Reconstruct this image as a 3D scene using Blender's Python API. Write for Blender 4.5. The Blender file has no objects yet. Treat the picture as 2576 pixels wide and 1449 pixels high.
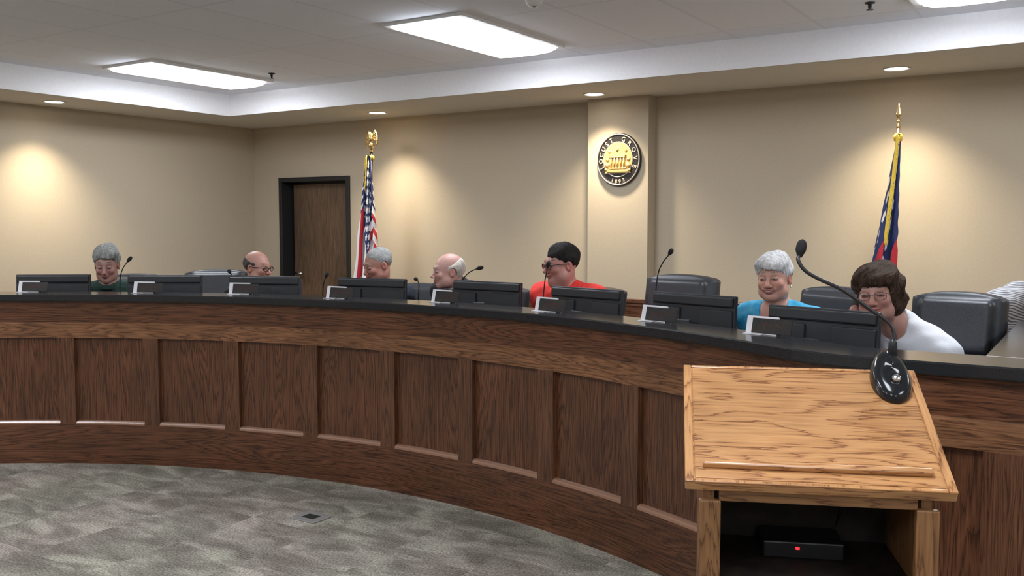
import bpy, bmesh, math, random
import numpy as np
from mathutils import Vector, Matrix
random.seed(7)
D = bpy.data
SC = bpy.context.scene
COL = SC.collection
R = math.radians
PI = math.pi

# ------------------------------------------------------------------ camera
cam_d = D.cameras.new('camera'); cam = D.objects.new('camera', cam_d); COL.objects.link(cam)
cam_d.sensor_width = 36; cam_d.lens = 36 * 2330.0 / 2576.0
cam_d.clip_start = 0.05; cam_d.clip_end = 60
cam.location = (0, 0, 1.65)
cam.rotation_euler = (R(90 - 4.014), 0, R(32.916))
SC.camera = cam
# ------------------------------------------------------------------ world, exposure
w = D.worlds.new('world'); SC.world = w; w.use_nodes = True
w.node_tree.nodes['Background'].inputs[0].default_value = (0.8, 0.85, 1, 1)
w.node_tree.nodes['Background'].inputs[1].default_value = 0.05
SC.view_settings.view_transform = 'Standard'
SC.view_settings.look = 'None'
SC.view_settings.gamma = 1
SC.view_settings.use_curve_mapping = False
SC.view_settings.exposure = 0.0
TROFFER_E = 20.5        # emission of the ceiling troffers' lenses
SPOT_W = 165.0          # watts of one recessed downlight
COOL = (0.87, 0.92, 1.0)
WARM = (1.0, 0.86, 0.64)

# ------------------------------------------------------------------ tagging
def tag(o, label=None, cat=None, group=None, kind=None):
    if label: o['label'] = label
    if cat: o['category'] = cat
    if group: o['group'] = group
    if kind: o['kind'] = kind
    return o

def thing(name, label, cat, loc=(0, 0, 0), rz=0.0, group=None):
    o = D.objects.new(name, None); COL.objects.link(o)
    o.location = loc; o.rotation_euler = (0, 0, rz); o.empty_display_size = 0.1
    return tag(o, label, cat, group)

def link(name, me, mat=None, parent=None):
    o = D.objects.new(name, me); COL.objects.link(o)
    if mat is not None and not me.materials: me.materials.append(mat)
    if parent is not None: o.parent = parent
    return o

def copy_tree(o, parent=None):
    c = o.copy(); COL.objects.link(c)
    if parent is not None: c.parent = parent
    for ch in list(o.children): copy_tree(ch, c)
    return c

# ------------------------------------------------------------------ mesh builder
class MB:
    """collects vertices, faces, uvs (metres) and material slots"""
    def __init__(s): s.v = []; s.f = []; s.uv = []; s.m = []; s.sm = []
    def add(s, vs, fs, uvs=None, mi=0, smooth=False):
        b = len(s.v); s.v += [tuple(p) for p in vs]
        for i, f in enumerate(fs):
            s.f.append([b + k for k in f]); s.m.append(mi); s.sm.append(smooth)
            s.uv.append(uvs[i] if uvs else None)
        return s
    def bm(s, bm, mi=0, smooth=False, M=None):
        bm.verts.index_update()
        vs = [(M @ v.co if M else v.co.copy()) for v in bm.verts]
        s.add(vs, [[v.index for v in f.verts] for f in bm.faces], None, mi, smooth); bm.free(); return s
    def box(s, c, size, bev=0.0, M=None, mi=0, seg=2):
        bm = bmesh.new(); bmesh.ops.create_cube(bm, size=1)
        for v in bm.verts: v.co = Vector((v.co.x * size[0], v.co.y * size[1], v.co.z * size[2]))
        if bev > 0: bmesh.ops.bevel(bm, geom=bm.edges[:], offset=bev, segments=seg, profile=0.5, affect='EDGES')
        T = Matrix.Translation(c)
        return s.bm(bm, mi, False, (M @ T) if M else T)
    def prism(s, poly, z0, z1, M=None, mi=0):
        n = len(poly); vs = [(x, y, z0) for x, y in poly] + [(x, y, z1) for x, y in poly]
        if M: vs = [M @ Vector(v) for v in vs]
        fs = [list(range(n))[::-1], list(range(n, 2 * n))] + [[i, (i + 1) % n, n + (i + 1) % n, n + i] for i in range(n)]
        return s.add(vs, fs, None, mi)
    def tube(s, pts, rad, n=10, mi=0, cap=True):
        pts = [Vector(p) for p in pts]; k = len(pts)
        rr = rad if isinstance(rad, (list, tuple)) else [rad] * k
        vs = []; up = None
        for i, p in enumerate(pts):
            t = (pts[min(i + 1, k - 1)] - pts[max(i - 1, 0)]).normalized()
            if up is None: up = Vector((0, 0, 1)) if abs(t.z) < .9 else Vector((1, 0, 0))
            a = t.cross(up).normalized(); b = a.cross(t).normalized(); up = b
            for j in range(n):
                th = 2 * PI * j / n; vs.append(p + (a * math.cos(th) + b * math.sin(th)) * rr[i])
        fs = [[i * n + j, i * n + (j + 1) % n, (i + 1) * n + (j + 1) % n, (i + 1) * n + j] for i in range(k - 1) for j in range(n)]
        fs = [f[::-1] for f in fs]
        if cap: fs += [list(range(n)), [(k - 1) * n + j for j in range(n)][::-1]]
        return s.add(vs, fs, None, mi, True)
    def lathe(s, prof, n=24, M=None, mi=0):
        vs = [(r * math.cos(2 * PI * j / n), r * math.sin(2 * PI * j / n), z) for r, z in prof for j in range(n)]
        if M: vs = [M @ Vector(v) for v in vs]
        k = len(prof)
        fs = [[i * n + j, i * n + (j + 1) % n, (i + 1) * n + (j + 1) % n, (i + 1) * n + j] for i in range(k - 1) for j in range(n)]
        return s.add(vs, fs, None, mi, True)
    def build(s, name, mat, parent=None, grain=0, auto=None):
        me = D.meshes.new(name); me.from_pydata(s.v, [], s.f)
        for m in (mat if isinstance(mat, (list, tuple)) else [mat]): me.materials.append(m)
        uvl = me.uv_layers.new(name='UVMap')
        for p in me.polygons:
            p.material_index = s.m[p.index]; p.use_smooth = s.sm[p.index]
            u = s.uv[p.index]
            if u is not None:
                for k, li in enumerate(p.loop_indices): uvl.data[li].uv = u[k]
            else:
                nx, ny, nz = [abs(q) for q in p.normal]
                ax = 0 if nx >= ny and nx >= nz else (1 if ny >= nz else 2)
                oth = [a for a in (0, 1, 2) if a != ax]
                if grain in oth: ua = grain; va = [a for a in oth if a != grain][0]
                else: ua, va = oth
                for li in p.loop_indices:
                    co = me.vertices[me.loops[li].vertex_index].co
                    uvl.data[li].uv = (co[ua], co[va])
        if auto is not None:
            for p in me.polygons: p.use_smooth = True
            me.set_sharp_from_angle(angle=R(auto))
        me.update()
        return link(name, me, None, parent)

def bezier(pts, n=24):
    """Catmull-Rom through the points"""
    P = [Vector(p) for p in pts]; P = [P[0] * 2 - P[1]] + P + [P[-1] * 2 - P[-2]]
    out = []; m = len(P) - 3
    for i in range(m):
        for j in range(max(2, n // m)):
            t = j / max(2, n // m); a, b, c, d = P[i:i + 4]
            out.append(0.5 * ((2 * b) + (c - a) * t + (2 * a - 5 * b + 4 * c - d) * t * t + (3 * b - a - 3 * c + d) * t ** 3))
    out.append(P[-2]); return out

# ------------------------------------------------------------------ materials
def mat(name, col=(.5, .5, .5), rough=.5, metal=0.0, spec=None, coat=0.0, emit=None, es=0.0):
    m = D.materials.new(name); m.use_nodes = True
    b = m.node_tree.nodes['Principled BSDF']
    b.inputs['Base Color'].default_value = (*col, 1); b.inputs['Roughness'].default_value = rough
    b.inputs['Metallic'].default_value = metal
    if spec is not None: b.inputs['Specular IOR Level'].default_value = spec
    if coat: b.inputs['Coat Weight'].default_value = coat; b.inputs['Coat Roughness'].default_value = .12
    if emit: b.inputs['Emission Color'].default_value = (*emit, 1); b.inputs['Emission Strength'].default_value = es
    return m

def nd(m, t, **kw):
    n = m.node_tree.nodes.new(t)
    for k, v in kw.items():
        if k in n.inputs: n.inputs[k].default_value = v
        else: setattr(n, k, v)
    return n
def lk(m, a, b): m.node_tree.links.new(a, b)
def ramp(m, stops):
    r = m.node_tree.nodes.new('ShaderNodeValToRGB'); e = r.color_ramp.elements
    while len(e) < len(stops): e.new(.5)
    for i, (p, c) in enumerate(stops): e[i].position = p; e[i].color = (*c, 1)
    return r

def wood(name, dark, mid, light, rough=.4, su=1.0, sv=7.0, lines=34, fine=.5, coat=.15, line_w=.28):
    """stained oak: contour lines of a stretched noise make the cathedral figure, fine streaks the pores"""
    m = mat(name, mid, rough, coat=coat); b = m.node_tree.nodes['Principled BSDF']
    tc = nd(m, 'ShaderNodeTexCoord'); oi = nd(m, 'ShaderNodeObjectInfo')
    off = nd(m, 'ShaderNodeVectorMath', operation='SCALE'); off.inputs['Scale'].default_value = 37.0
    cmb = nd(m, 'ShaderNodeCombineXYZ'); lk(m, oi.outputs['Random'], cmb.inputs[0]); lk(m, oi.outputs['Random'], cmb.inputs[1])
    lk(m, cmb.outputs[0], off.inputs[0])
    add = nd(m, 'ShaderNodeVectorMath', operation='ADD'); lk(m, tc.outputs['UV'], add.inputs[0]); lk(m, off.outputs[0], add.inputs[1])
    mp = nd(m, 'ShaderNodeMapping'); mp.inputs['Scale'].default_value = (su, sv, 1); lk(m, add.outputs[0], mp.inputs[0])
    n1 = nd(m, 'ShaderNodeTexNoise', Scale=1.0, Detail=2.0, Roughness=.45, Distortion=.25); lk(m, mp.outputs[0], n1.inputs['Vector'])
    mul = nd(m, 'ShaderNodeMath', operation='MULTIPLY'); mul.inputs[1].default_value = lines; lk(m, n1.outputs[0], mul.inputs[0])
    mp2 = nd(m, 'ShaderNodeMapping'); mp2.inputs['Scale'].default_value = (4.5, 120, 1); lk(m, add.outputs[0], mp2.inputs[0])
    n2 = nd(m, 'ShaderNodeTexNoise', Scale=1.0, Detail=3.0, Roughness=.6); lk(m, mp2.outputs[0], n2.inputs['Vector'])
    a2 = nd(m, 'ShaderNodeMath', operation='MULTIPLY_ADD'); a2.inputs[1].default_value = 1.6; lk(m, n2.outputs[0], a2.inputs[0]); lk(m, mul.outputs[0], a2.inputs[2])
    fr = nd(m, 'ShaderNodeMath', operation='FRACT'); lk(m, a2.outputs[0], fr.inputs[0])
    r1 = ramp(m, [(0, dark), (line_w, mid), (.75, light), (1, mid)]); lk(m, fr.outputs[0], r1.inputs[0])
    r2 = ramp(m, [(.30, (1 - fine,) * 3), (.62, (1.0,) * 3)]); lk(m, n2.outputs[0], r2.inputs[0])
    mx = nd(m, 'ShaderNodeMixRGB', blend_type='MULTIPLY'); mx.inputs[0].default_value = 1
    lk(m, r1.outputs[0], mx.inputs[1]); lk(m, r2.outputs[0], mx.inputs[2])
    n3 = nd(m, 'ShaderNodeTexNoise', Scale=1.7, Detail=2.0); lk(m, add.outputs[0], n3.inputs['Vector'])
    r3 = ramp(m, [(.3, (.78,) * 3), (.7, (1.18,) * 3)]); lk(m, n3.outputs[0], r3.inputs[0])
    mx2 = nd(m, 'ShaderNodeMixRGB', blend_type='MULTIPLY'); mx2.inputs[0].default_value = 1
    lk(m, mx.outputs[0], mx2.inputs[1]); lk(m, r3.outputs[0], mx2.inputs[2]); lk(m, mx2.outputs[0], b.inputs['Base Color'])
    bp = nd(m, 'ShaderNodeBump', Strength=.12, Distance=.002); lk(m, n2.outputs[0], bp.inputs['Height']); lk(m, bp.outputs[0], b.inputs['Normal'])
    return m

def noisy(name, c1, c2, scale, rough=.9, bump=.1, det=4.0, dist=.002, metal=0, vec='Object'):
    m = mat(name, c1, rough, metal); b = m.node_tree.nodes['Principled BSDF']
    tc = nd(m, 'ShaderNodeTexCoord'); n = nd(m, 'ShaderNodeTexNoise', Scale=scale, Detail=det); lk(m, tc.outputs[vec], n.inputs['Vector'])
    r = ramp(m, [(.35, c1), (.65, c2)]); lk(m, n.outputs[0], r.inputs[0]); lk(m, r.outputs[0], b.inputs['Base Color'])
    if bump:
        bp = nd(m, 'ShaderNodeBump', Strength=bump, Distance=dist); lk(m, n.outputs[0], bp.inputs['Height']); lk(m, bp.outputs[0], b.inputs['Normal'])
    return m

M_wall = noisy('beige_wall_paint', (.445, .375, .277), (.468, .394, .291), 60, .85, .12)
M_white = noisy('white_ceiling_paint', (.84, .84, .86), (.87, .87, .89), 40, .9, .08)
M_soffit = noisy('soffit_paint', (.58, .545, .49), (.61, .575, .515), 50, .9, .08)
M_oak = wood('stained_oak', (.040, .014, .0075), (.126, .047, .021), (.175, .069, .032), .33, su=.55, sv=7.0, lines=22, fine=.5, coat=.3)
M_oakrail_lit = wood('stained_oak_rail_lit', (.075, .031, .014), (.225, .098, .045), (.29, .135, .062), .33, su=1.0, sv=11.0, lines=16, fine=.45)  # lighter copy of the stained oak: light caught by the rail, painted in
M_stile = wood('stained_oak_stile', (.045, .016, .008), (.128, .050, .024), (.17, .072, .034), .33, su=.5, sv=14.0, lines=14, fine=.45, coat=.3)
M_ledge_highlight = mat('glossy_oak_bead_highlight', (.30, .16, .10), .32, coat=.8)  # pale base colour paints in the highlight along the glossy bead
M_honey = wood('honey_oak', (.17, .055, .020), (.50, .240, .092), (.60, .31, .125), .3, su=2.0, sv=6.0, lines=10, fine=.2, coat=.35, line_w=.2)
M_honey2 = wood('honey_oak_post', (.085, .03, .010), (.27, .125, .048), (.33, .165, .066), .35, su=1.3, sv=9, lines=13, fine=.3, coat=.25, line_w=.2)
M_door = wood('brown_door_veneer', (.075, .042, .024), (.13, .077, .044), (.155, .095, .056), .45, su=.7, sv=6, lines=12, fine=.3)
M_counter = noisy('black_laminate', (.016, .017, .019), (.028, .029, .032), 300, .17, .02)
M_counter.node_tree.nodes['Principled BSDF'].inputs['Specular IOR Level'].default_value = .6
M_black = mat('black_plastic', (.012, .012, .014), .38)
M_blackm = mat('black_satin_plastic', (.02, .021, .024), .5)
M_grey = mat('dark_grey_plastic', (.055, .057, .064), .42)
M_foam = noisy('black_foam', (.008, .008, .009), (.02, .02, .021), 500, .95, .4)
M_frame = mat('black_door_frame', (.012, .013, .014), .45)
M_chrome = mat('chrome', (.7, .7, .7), .2, 1)
M_brass = mat('polished_brass', (.85, .62, .28), .22, 1)
M_gold = noisy('gold_relief', (.60, .40, .15), (.72, .50, .21), 30, .42, .2, metal=.55)
M_pole = mat('dark_wood_pole', (.05, .028, .016), .4)
M_plate = mat('white_card', (.78, .77, .79), .5)
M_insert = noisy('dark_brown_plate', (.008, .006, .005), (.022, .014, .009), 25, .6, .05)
M_ink = mat('dull_red_lettering', (.12, .02, .012), .5)
M_trim = mat('white_metal_trim', (.75, .75, .75), .5)
M_lens = mat('lit_troffer_lens', (.9, .9, .9), .5, emit=COOL, es=TROFFER_E)
M_bulb = mat('lit_downlight', (.9, .9, .9), .5, emit=(1, .93, .8), es=14)
M_led = mat('red_led', (.5, .02, .02), .5, emit=(1, .03, .05), es=1.6)
M_leather = noisy('black_leather', (.020, .022, .027), (.034, .037, .044), 160, .42, .25)
M_outlet = mat('brushed_metal_plate', (.42, .41, .40), .45, .6)
M_dark = mat('dark_recess', (.01, .01, .01), .8)

def ceiling_tile_mat():
    m = noisy('acoustic_ceiling_tile', (.80, .84, .93), (.84, .88, .96), 90, .95, .25)
    b = m.node_tree.nodes['Principled BSDF']; src = b.inputs['Base Color'].links[0].from_socket
    tc = nd(m, 'ShaderNodeTexCoord'); mp = nd(m, 'ShaderNodeMapping'); mp.inputs['Location'].default_value = (4.13, 4.75, 0)
    lk(m, tc.outputs['Object'], mp.inputs[0])
    br = nd(m, 'ShaderNodeTexBrick'); br.offset = 0; br.inputs['Scale'].default_value = 1; br.inputs['Mortar Size'].default_value = .012
    br.inputs['Brick Width'].default_value = .61; br.inputs['Row Height'].default_value = 1.22
    br.inputs['Color1'].default_value = (1, 1, 1, 1); br.inputs['Color2'].default_value = (.97, .97, .97, 1); br.inputs['Mortar'].default_value = (.9, .9, .9, 1)
    lk(m, mp.outputs[0], br.inputs['Vector'])
    mx = nd(m, 'ShaderNodeMixRGB', blend_type='MULTIPLY'); mx.inputs[0].default_value = 1
    lk(m, src, mx.inputs[1]); lk(m, br.outputs[0], mx.inputs[2]); lk(m, mx.outputs[0], b.inputs['Base Color'])
    return m
M_ceil = ceiling_tile_mat()

def carpet_mat():
    m = mat('carpet_tiles', (.12, .11, .09), .98, spec=.1); b = m.node_tree.nodes['Principled BSDF']
    tc = nd(m, 'ShaderNodeTexCoord')
    mp = nd(m, 'ShaderNodeMapping'); mp.inputs['Rotation'].default_value = (0, 0, R(0)); lk(m, tc.outputs['Object'], mp.inputs[0])
    ch = nd(m, 'ShaderNodeTexChecker', Scale=1 / .5); lk(m, mp.outputs[0], ch.inputs['Vector'])
    def streak(ang, sx, sy):
        q = nd(m, 'ShaderNodeMapping'); q.inputs['Rotation'].default_value = (0, 0, ang); q.inputs['Scale'].default_value = (sx, sy, 1)
        lk(m, tc.outputs['Object'], q.inputs[0])
        n = nd(m, 'ShaderNodeTexNoise', Scale=1.0, Detail=3.0, Roughness=.55, Distortion=.6); lk(m, q.outputs[0], n.inputs['Vector']); return n
    a = streak(R(0), 2.6, 6); c = streak(R(90), 2.6, 6)
    mx = nd(m, 'ShaderNodeMixRGB'); lk(m, ch.outputs['Fac'], mx.inputs[0]); lk(m, a.outputs[0], mx.inputs[1]); lk(m, c.outputs[0], mx.inputs[2])
    r = ramp(m, [(.36, (.165, .143, .120)), (.5, (.240, .215, .180)), (.64, (.36, .33, .275))]); lk(m, mx.outputs[0], r.inputs[0])
    n2 = nd(m, 'ShaderNodeTexNoise', Scale=1.6, Detail=2.0); lk(m, tc.outputs['Object'], n2.inputs['Vector'])
    r2 = ramp(m, [(.35, (1.02, .98, 1.0)), (.6, (.97, 1.01, .97))]); lk(m, n2.outputs[0], r2.inputs[0])
    m2 = nd(m, 'ShaderNodeMixRGB', blend_type='MULTIPLY'); m2.inputs[0].default_value = 1; lk(m, r.outputs[0], m2.inputs[1]); lk(m, r2.outputs[0], m2.inputs[2])
    n3 = nd(m, 'ShaderNodeTexNoise', Scale=95, Detail=3.0); lk(m, tc.outputs['Object'], n3.inputs['Vector'])
    r3 = ramp(m, [(.3, (.50,) * 3), (.7, (1.5,) * 3)]); lk(m, n3.outputs[0], r3.inputs[0])
    m3 = nd(m, 'ShaderNodeMixRGB', blend_type='MULTIPLY'); m3.inputs[0].default_value = 1; lk(m, m2.outputs[0], m3.inputs[1]); lk(m, r3.outputs[0], m3.inputs[2])
    lk(m, m3.outputs[0], b.inputs['Base Color'])
    bp = nd(m, 'ShaderNodeBump', Strength=.5, Distance=.004); lk(m, n3.outputs[0], bp.inputs['Height']); lk(m, bp.outputs[0], b.inputs['Normal'])
    return m
M_carpet = carpet_mat()

def vcol_mat(name, rough=.6, sheen=0, sss=0, bump=None):
    m = mat(name, (.5, .5, .5), rough); b = m.node_tree.nodes['Principled BSDF']
    a = nd(m, 'ShaderNodeVertexColor', layer_name='Col'); lk(m, a.outputs[0], b.inputs['Base Color'])
    if sss: b.inputs['Subsurface Weight'].default_value = sss; b.inputs['Subsurface Radius'].default_value = (.01, .004, .002); b.inputs['Subsurface Scale'].default_value = 1
    if bump:
        tc = nd(m, 'ShaderNodeTexCoord'); n = nd(m, 'ShaderNodeTexNoise', Scale=bump, Detail=3.0); lk(m, tc.outputs['Object'], n.inputs['Vector'])
        bp = nd(m, 'ShaderNodeBump', Strength=.2, Distance=.002); lk(m, n.outputs[0], bp.inputs['Height']); lk(m, bp.outputs[0], b.inputs['Normal'])
    return m
M_skin = vcol_mat('skin', .48, sss=.12, bump=180)
M_flag = vcol_mat('flag_cloth', .75, bump=300)

# ================================================================== ROOM
XL, XR, YB, YF, ZS, ZT = -8.5, 3.2, 7.55, -5.0, 2.75, 2.965
TX, TY = -7.705, 6.53         # inner edge of the soffit
PLAT = 0.15
CX0, CY0, RAD = -3.525, -0.402, 4.70   # centre and radius of the council desk's front edge
STR_Y = 3.50

# path of the counter's front edge: arc, small fillet, straight run parallel to the back wall
def make_path():
    pts = []
    a = 152.0
    while a > 57.5: pts.append((CX0 + RAD * math.cos(R(a)), CY0 + RAD * math.sin(R(a)), math.cos(R(a)), math.sin(R(a)))); a -= .5
    # blend to heading 0 (normal +Y)
    x, y = pts[-1][0], pts[-1][1]; ang = 57.5; n = 20
    dy = y - STR_Y; turn = 90 - ang; rr = dy / (1 - math.cos(R(turn)))
    for i in range(1, n + 1):
        an = ang + turn * i / n
        px = x + rr * (math.sin(R(turn)) - math.sin(R(90 - an))); py = y - rr * (math.cos(R(90 - an)) - math.cos(R(turn)))
        pts.append((px, py, math.cos(R(an)), math.sin(R(an))))
    x0 = pts[-1][0]; k = 0
    while x0 + .1 * (k + 1) < .62: k += 1; pts.append((x0 + .1 * k, STR_Y, 0, 1))
    pts.append((.62, STR_Y, 0, 1))
    P = np.array(pts); seg = np.hypot(np.diff(P[:, 0]), np.diff(P[:, 1])); s = np.concatenate([[0], np.cumsum(seg)])
    return P, s
PATH, PS = make_path()
SEND = PS[-1]
def pat(s, off=0.0):
    x, y, nx, ny = [float(np.interp(s, PS, PATH[:, i])) for i in range(4)]
    l = math.hypot(nx, ny); return x + nx / l * off, y + ny / l * off
def s_of_angle(a): return R(152 - a) * RAD

def sweep(prof, s0, s1, grain='s', mb=None, step=.05, caps=True):
    """closed profile [(off,z)...] swept along the desk's front path"""
    mb = mb or MB(); n = max(1, int((s1 - s0) / step)); ss = [s0 + (s1 - s0) * i / n for i in range(n + 1)]; k = len(prof)
    vs = []; 
    for s in ss:
        for o, z in prof: x, y = pat(s, o); vs.append((x, y, z))
    per = [0]
    for i in range(k): a, b = prof[i], prof[(i + 1) % k]; per.append(per[-1] + math.hypot(b[0] - a[0], b[1] - a[1]))
    fs = []; uv = []
    for i in range(n):
        for j in range(k):
            j2 = (j + 1) % k
            fs.append([i * k + j, i * k + j2, (i + 1) * k + j2, (i + 1) * k + j])
            q = [(ss[i], per[j]), (ss[i], per[j + 1]), (ss[i + 1], per[j + 1]), (ss[i + 1], per[j])]
            uv.append(q if grain == 's' else [(b, a) for a, b in q])
    if caps:
        fs += [list(range(k))[::-1], [n * k + j for j in range(k)]]
        uv += [[(prof[j][1], prof[j][0]) for j in range(k)][::-1], [(prof[j][1], prof[j][0]) for j in range(k)]]
    mb.add(vs, fs, uv); return mb
def rect(o0, o1, z0, z1): return [(o0, z0), (o1, z0), (o1, z1), (o0, z1)]

# floor: carpet plane with the raised platform behind the desk
mb = MB()
mb.box(((XL + XR) / 2, (YB + YF) / 2, -.05), (XR - XL + .4, YB - YF + .4, .1))
n = 90; ss = [SEND * i / n for i in range(n + 1)]
for i in range(n):
    a = pat(ss[i], .10); b = pat(ss[i + 1], .10)
    mb.add([(a[0], a[1], PLAT), (b[0], b[1], PLAT), (b[0], YB, PLAT), (a[0], YB, PLAT)], [[0, 1, 2, 3]])
a = pat(0, .10)
mb.add([(XL, a[1], PLAT), (a[0], a[1], PLAT), (a[0], YB, PLAT), (XL, YB, PLAT)], [[0, 1, 2, 3]])
mb.add([(XL, a[1], 0), (a[0], a[1], 0), (a[0], a[1], PLAT), (XL, a[1], PLAT)], [[0, 1, 2, 3]])
b = pat(SEND, .10)
mb.add([(b[0], b[1], PLAT), (XR, b[1], PLAT), (XR, YB, PLAT), (b[0], YB, PLAT)], [[0, 1, 2, 3]])
mb.add([(b[0], b[1], 0), (XR, b[1], 0), (XR, b[1], PLAT), (b[0], b[1], PLAT)], [[0, 1, 2, 3]])
tag(mb.build('floor', M_carpet), kind='structure')

def wall_box(name, x0, x1, y0, y1, z0=0, z1=3.1, m=M_wall):
    return tag(MB().box(((x0 + x1) / 2, (y0 + y1) / 2, (z0 + z1) / 2), (x1 - x0, y1 - y0, z1 - z0)).build(name, m), kind='structure')
# back wall with the door opening
DX0, DX1, DZ = -8.07, -6.985, 2.165
mb = MB()
def seg(x0, x1, z0, z1): mb.box(((x0 + x1) / 2, YB + .15, (z0 + z1) / 2), (x1 - x0, .3, z1 - z0))
seg(XL - .2, DX0, 0, 3.1); seg(DX1, XR + .2, 0, 3.1); seg(DX0, DX1, DZ, 3.1)
tag(mb.build('wall_back', M_wall), kind='structure')
wall_box('wall_left', XL - .2, XL, YF, YB)
wall_box('wall_right', XR, XR + .2, YF, YB)
wall_box('wall_front', XL - .2, XR + .2, YF - .2, YF)
# structural column in front of the wall
tag(MB().box((-3.684, 7.475, (PLAT + ZS) / 2), (.588, .15, ZS - PLAT)).build('trim_1', M_wall), kind='structure')

# ceiling: soffit ring and tray
mb = MB()
mb.box(((XL + TX) / 2, (YB + YF) / 2, (ZS + 3.1) / 2), (TX - XL, YB - YF, 3.1 - ZS), mi=1)
mb.box(((TX + XR) / 2, (YB + TY) / 2, (ZS + 3.1) / 2), (XR - TX, YB - TY, 3.1 - ZS), mi=1)
mb.box(((2.5 + XR) / 2, (TY + YF) / 2, (ZS + 3.1) / 2), (XR - 2.5, TY - YF, 3.1 - ZS), mi=1)
# white tray faces, 2 mm proud of the soffit's edge
mb.box((TX + .001, (TY + YF) / 2, (ZS + ZT) / 2), (.012, TY - YF, ZT - ZS), mi=2)
mb.box(((TX + 2.5) / 2, TY - .001, (ZS + ZT) / 2), (2.5 - TX, .012, ZT - ZS), mi=2)
mb.box((2.5, (TY + YF) / 2, (ZS + ZT) / 2), (.012, TY - YF, ZT - ZS), mi=2)
mb.box(((TX + 2.5) / 2, (TY + YF) / 2, (ZT + 3.1) / 2), (2.5 - TX, TY - YF, 3.1 - ZT), mi=0)
tag(mb.build('ceiling', [M_ceil, M_soffit, M_white]), kind='structure')
# wainscot and chair rail on the back wall
def trim_run(name, x0, x1, y):
    mb = MB()
    mb.box(((x0 + x1) / 2, y - .011, (PLAT + .955) / 2), (x1 - x0, .022, .955 - PLAT))
    mb.box(((x0 + x1) / 2, y - .02, .968), (x1 - x0, .04, .034), .006)
    mb.box(((x0 + x1) / 2, y - .016, .93), (x1 - x0, .032, .02), .005)
    mb.box(((x0 + x1) / 2, y - .018, PLAT + .06), (x1 - x0, .036, .12), .005)
    return tag(mb.build(name, M_oak, grain=0), kind='structure')
trim_run('trim_2', DX1 + .01, -3.98, YB)
trim_run('trim_3', -3.388, XR, YB)
trim_run('trim_4', -3.98, -3.388, 7.40)
mb = MB()
mb.box((XL + .011, 2.2, (PLAT + .955) / 2), (.022, 10.6, .955 - PLAT)); mb.box((XL + .02, 2.2, .968), (.04, 10.6, .034), .006)
tag(mb.build('trim_5', M_oak, grain=1), kind='structure')

# door in its deep black frame
door = thing('door_1', 'brown wood door recessed in a wide black frame left of the flag', 'door', ((DX0 + DX1) / 2, YB, PLAT)); door['kind'] = 'structure'
del door['category']
dw = DX1 - DX0; dh = DZ - PLAT
mb = MB()
for sx in (-1, 1): mb.box((sx * (dw / 2 - .025), .07, dh / 2), (.05, .19, dh), .004)
mb.box((0, .07, dh - .025), (dw - .1, .19, .05), .004)
mb.box((0, .20, dh / 2), (dw, .02, dh))
mb.build('door_frame', M_frame, door)
mb = MB(); mb.box((.0, .165, dh / 2 - .035), (dw - .14, .045, dh - .075), .003)
leaf = mb.build('door_leaf', M_door, door, grain=2)
mb = MB(); mb.tube([(-.41, .14, .92), (-.41, .09, .92), (-.30, .085, .92)], .01)
mb.build('door_handle', M_chrome, leaf)

# ------------------------------------------------------------------ ceiling lights
def troffer():
    t = thing('ceiling_light', '', 'light')
    W, L = .66, 1.30
    mb = MB()
    for s in (-1, 1):
        mb.box((s * (W / 2 - .02), 0, -.009), (.04, L, .022), .003); mb.box((0, s * (L / 2 - .02), -.009), (W - .08, .04, .022), .003)
    mb.box((0, 0, .001), (W - .08, L - .08, .004))
    mb.build('light_frame', M_trim, t)
    mb = MB()
    # lens basket hanging a few centimetres below the frame
    prof = [(-.285, -.004), (-.275, -.030), (-.22, -.048), (-.1, -.055), (.1, -.055), (.22, -.048), (.275, -.030), (.285, -.004)]
    k = len(prof); vs = [(x, -.605, z) for x, z in prof] + [(x, .605, z) for x, z in prof]
    mb.add(vs, [[i, k + i, k + i + 1, i + 1] for i in range(k - 1)] + [list(range(k)), list(range(k, 2 * k))[::-1]])
    mb.build('lens', M_lens, t)
    return t
tr0 = troffer()
first = True
TX_ = {-6.88: 'far left', -3.79: 'central', -.72: 'right', 2.0: 'outer right'}
for ix, x in enumerate((-6.88, -3.79, -.72, 1.9)):
    for iy, y in enumerate((5.42, 1.6, -2.2)):
        o = tr0 if first else copy_tree(tr0); first = False
        o.location = (x, y, ZT)
        if iy == 0 and ix == 0: o['label'] = 'lit fluorescent ceiling troffer above the two people at the left end'
        elif iy == 0 and ix == 1: o['label'] = 'large lit fluorescent ceiling troffer at the top centre of the photo'
        elif iy == 0 and ix == 2: o['label'] = 'lit ceiling troffer barely showing at the top edge, above the state flag'
        else:
            o['label'] = 'lit ceiling troffer over the open floor behind the camera'; 
        o['group'] = 'fluorescent ceiling troffers' if not (iy == 0 and ix < 3) else 'fluorescent ceiling troffers in view'

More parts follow.
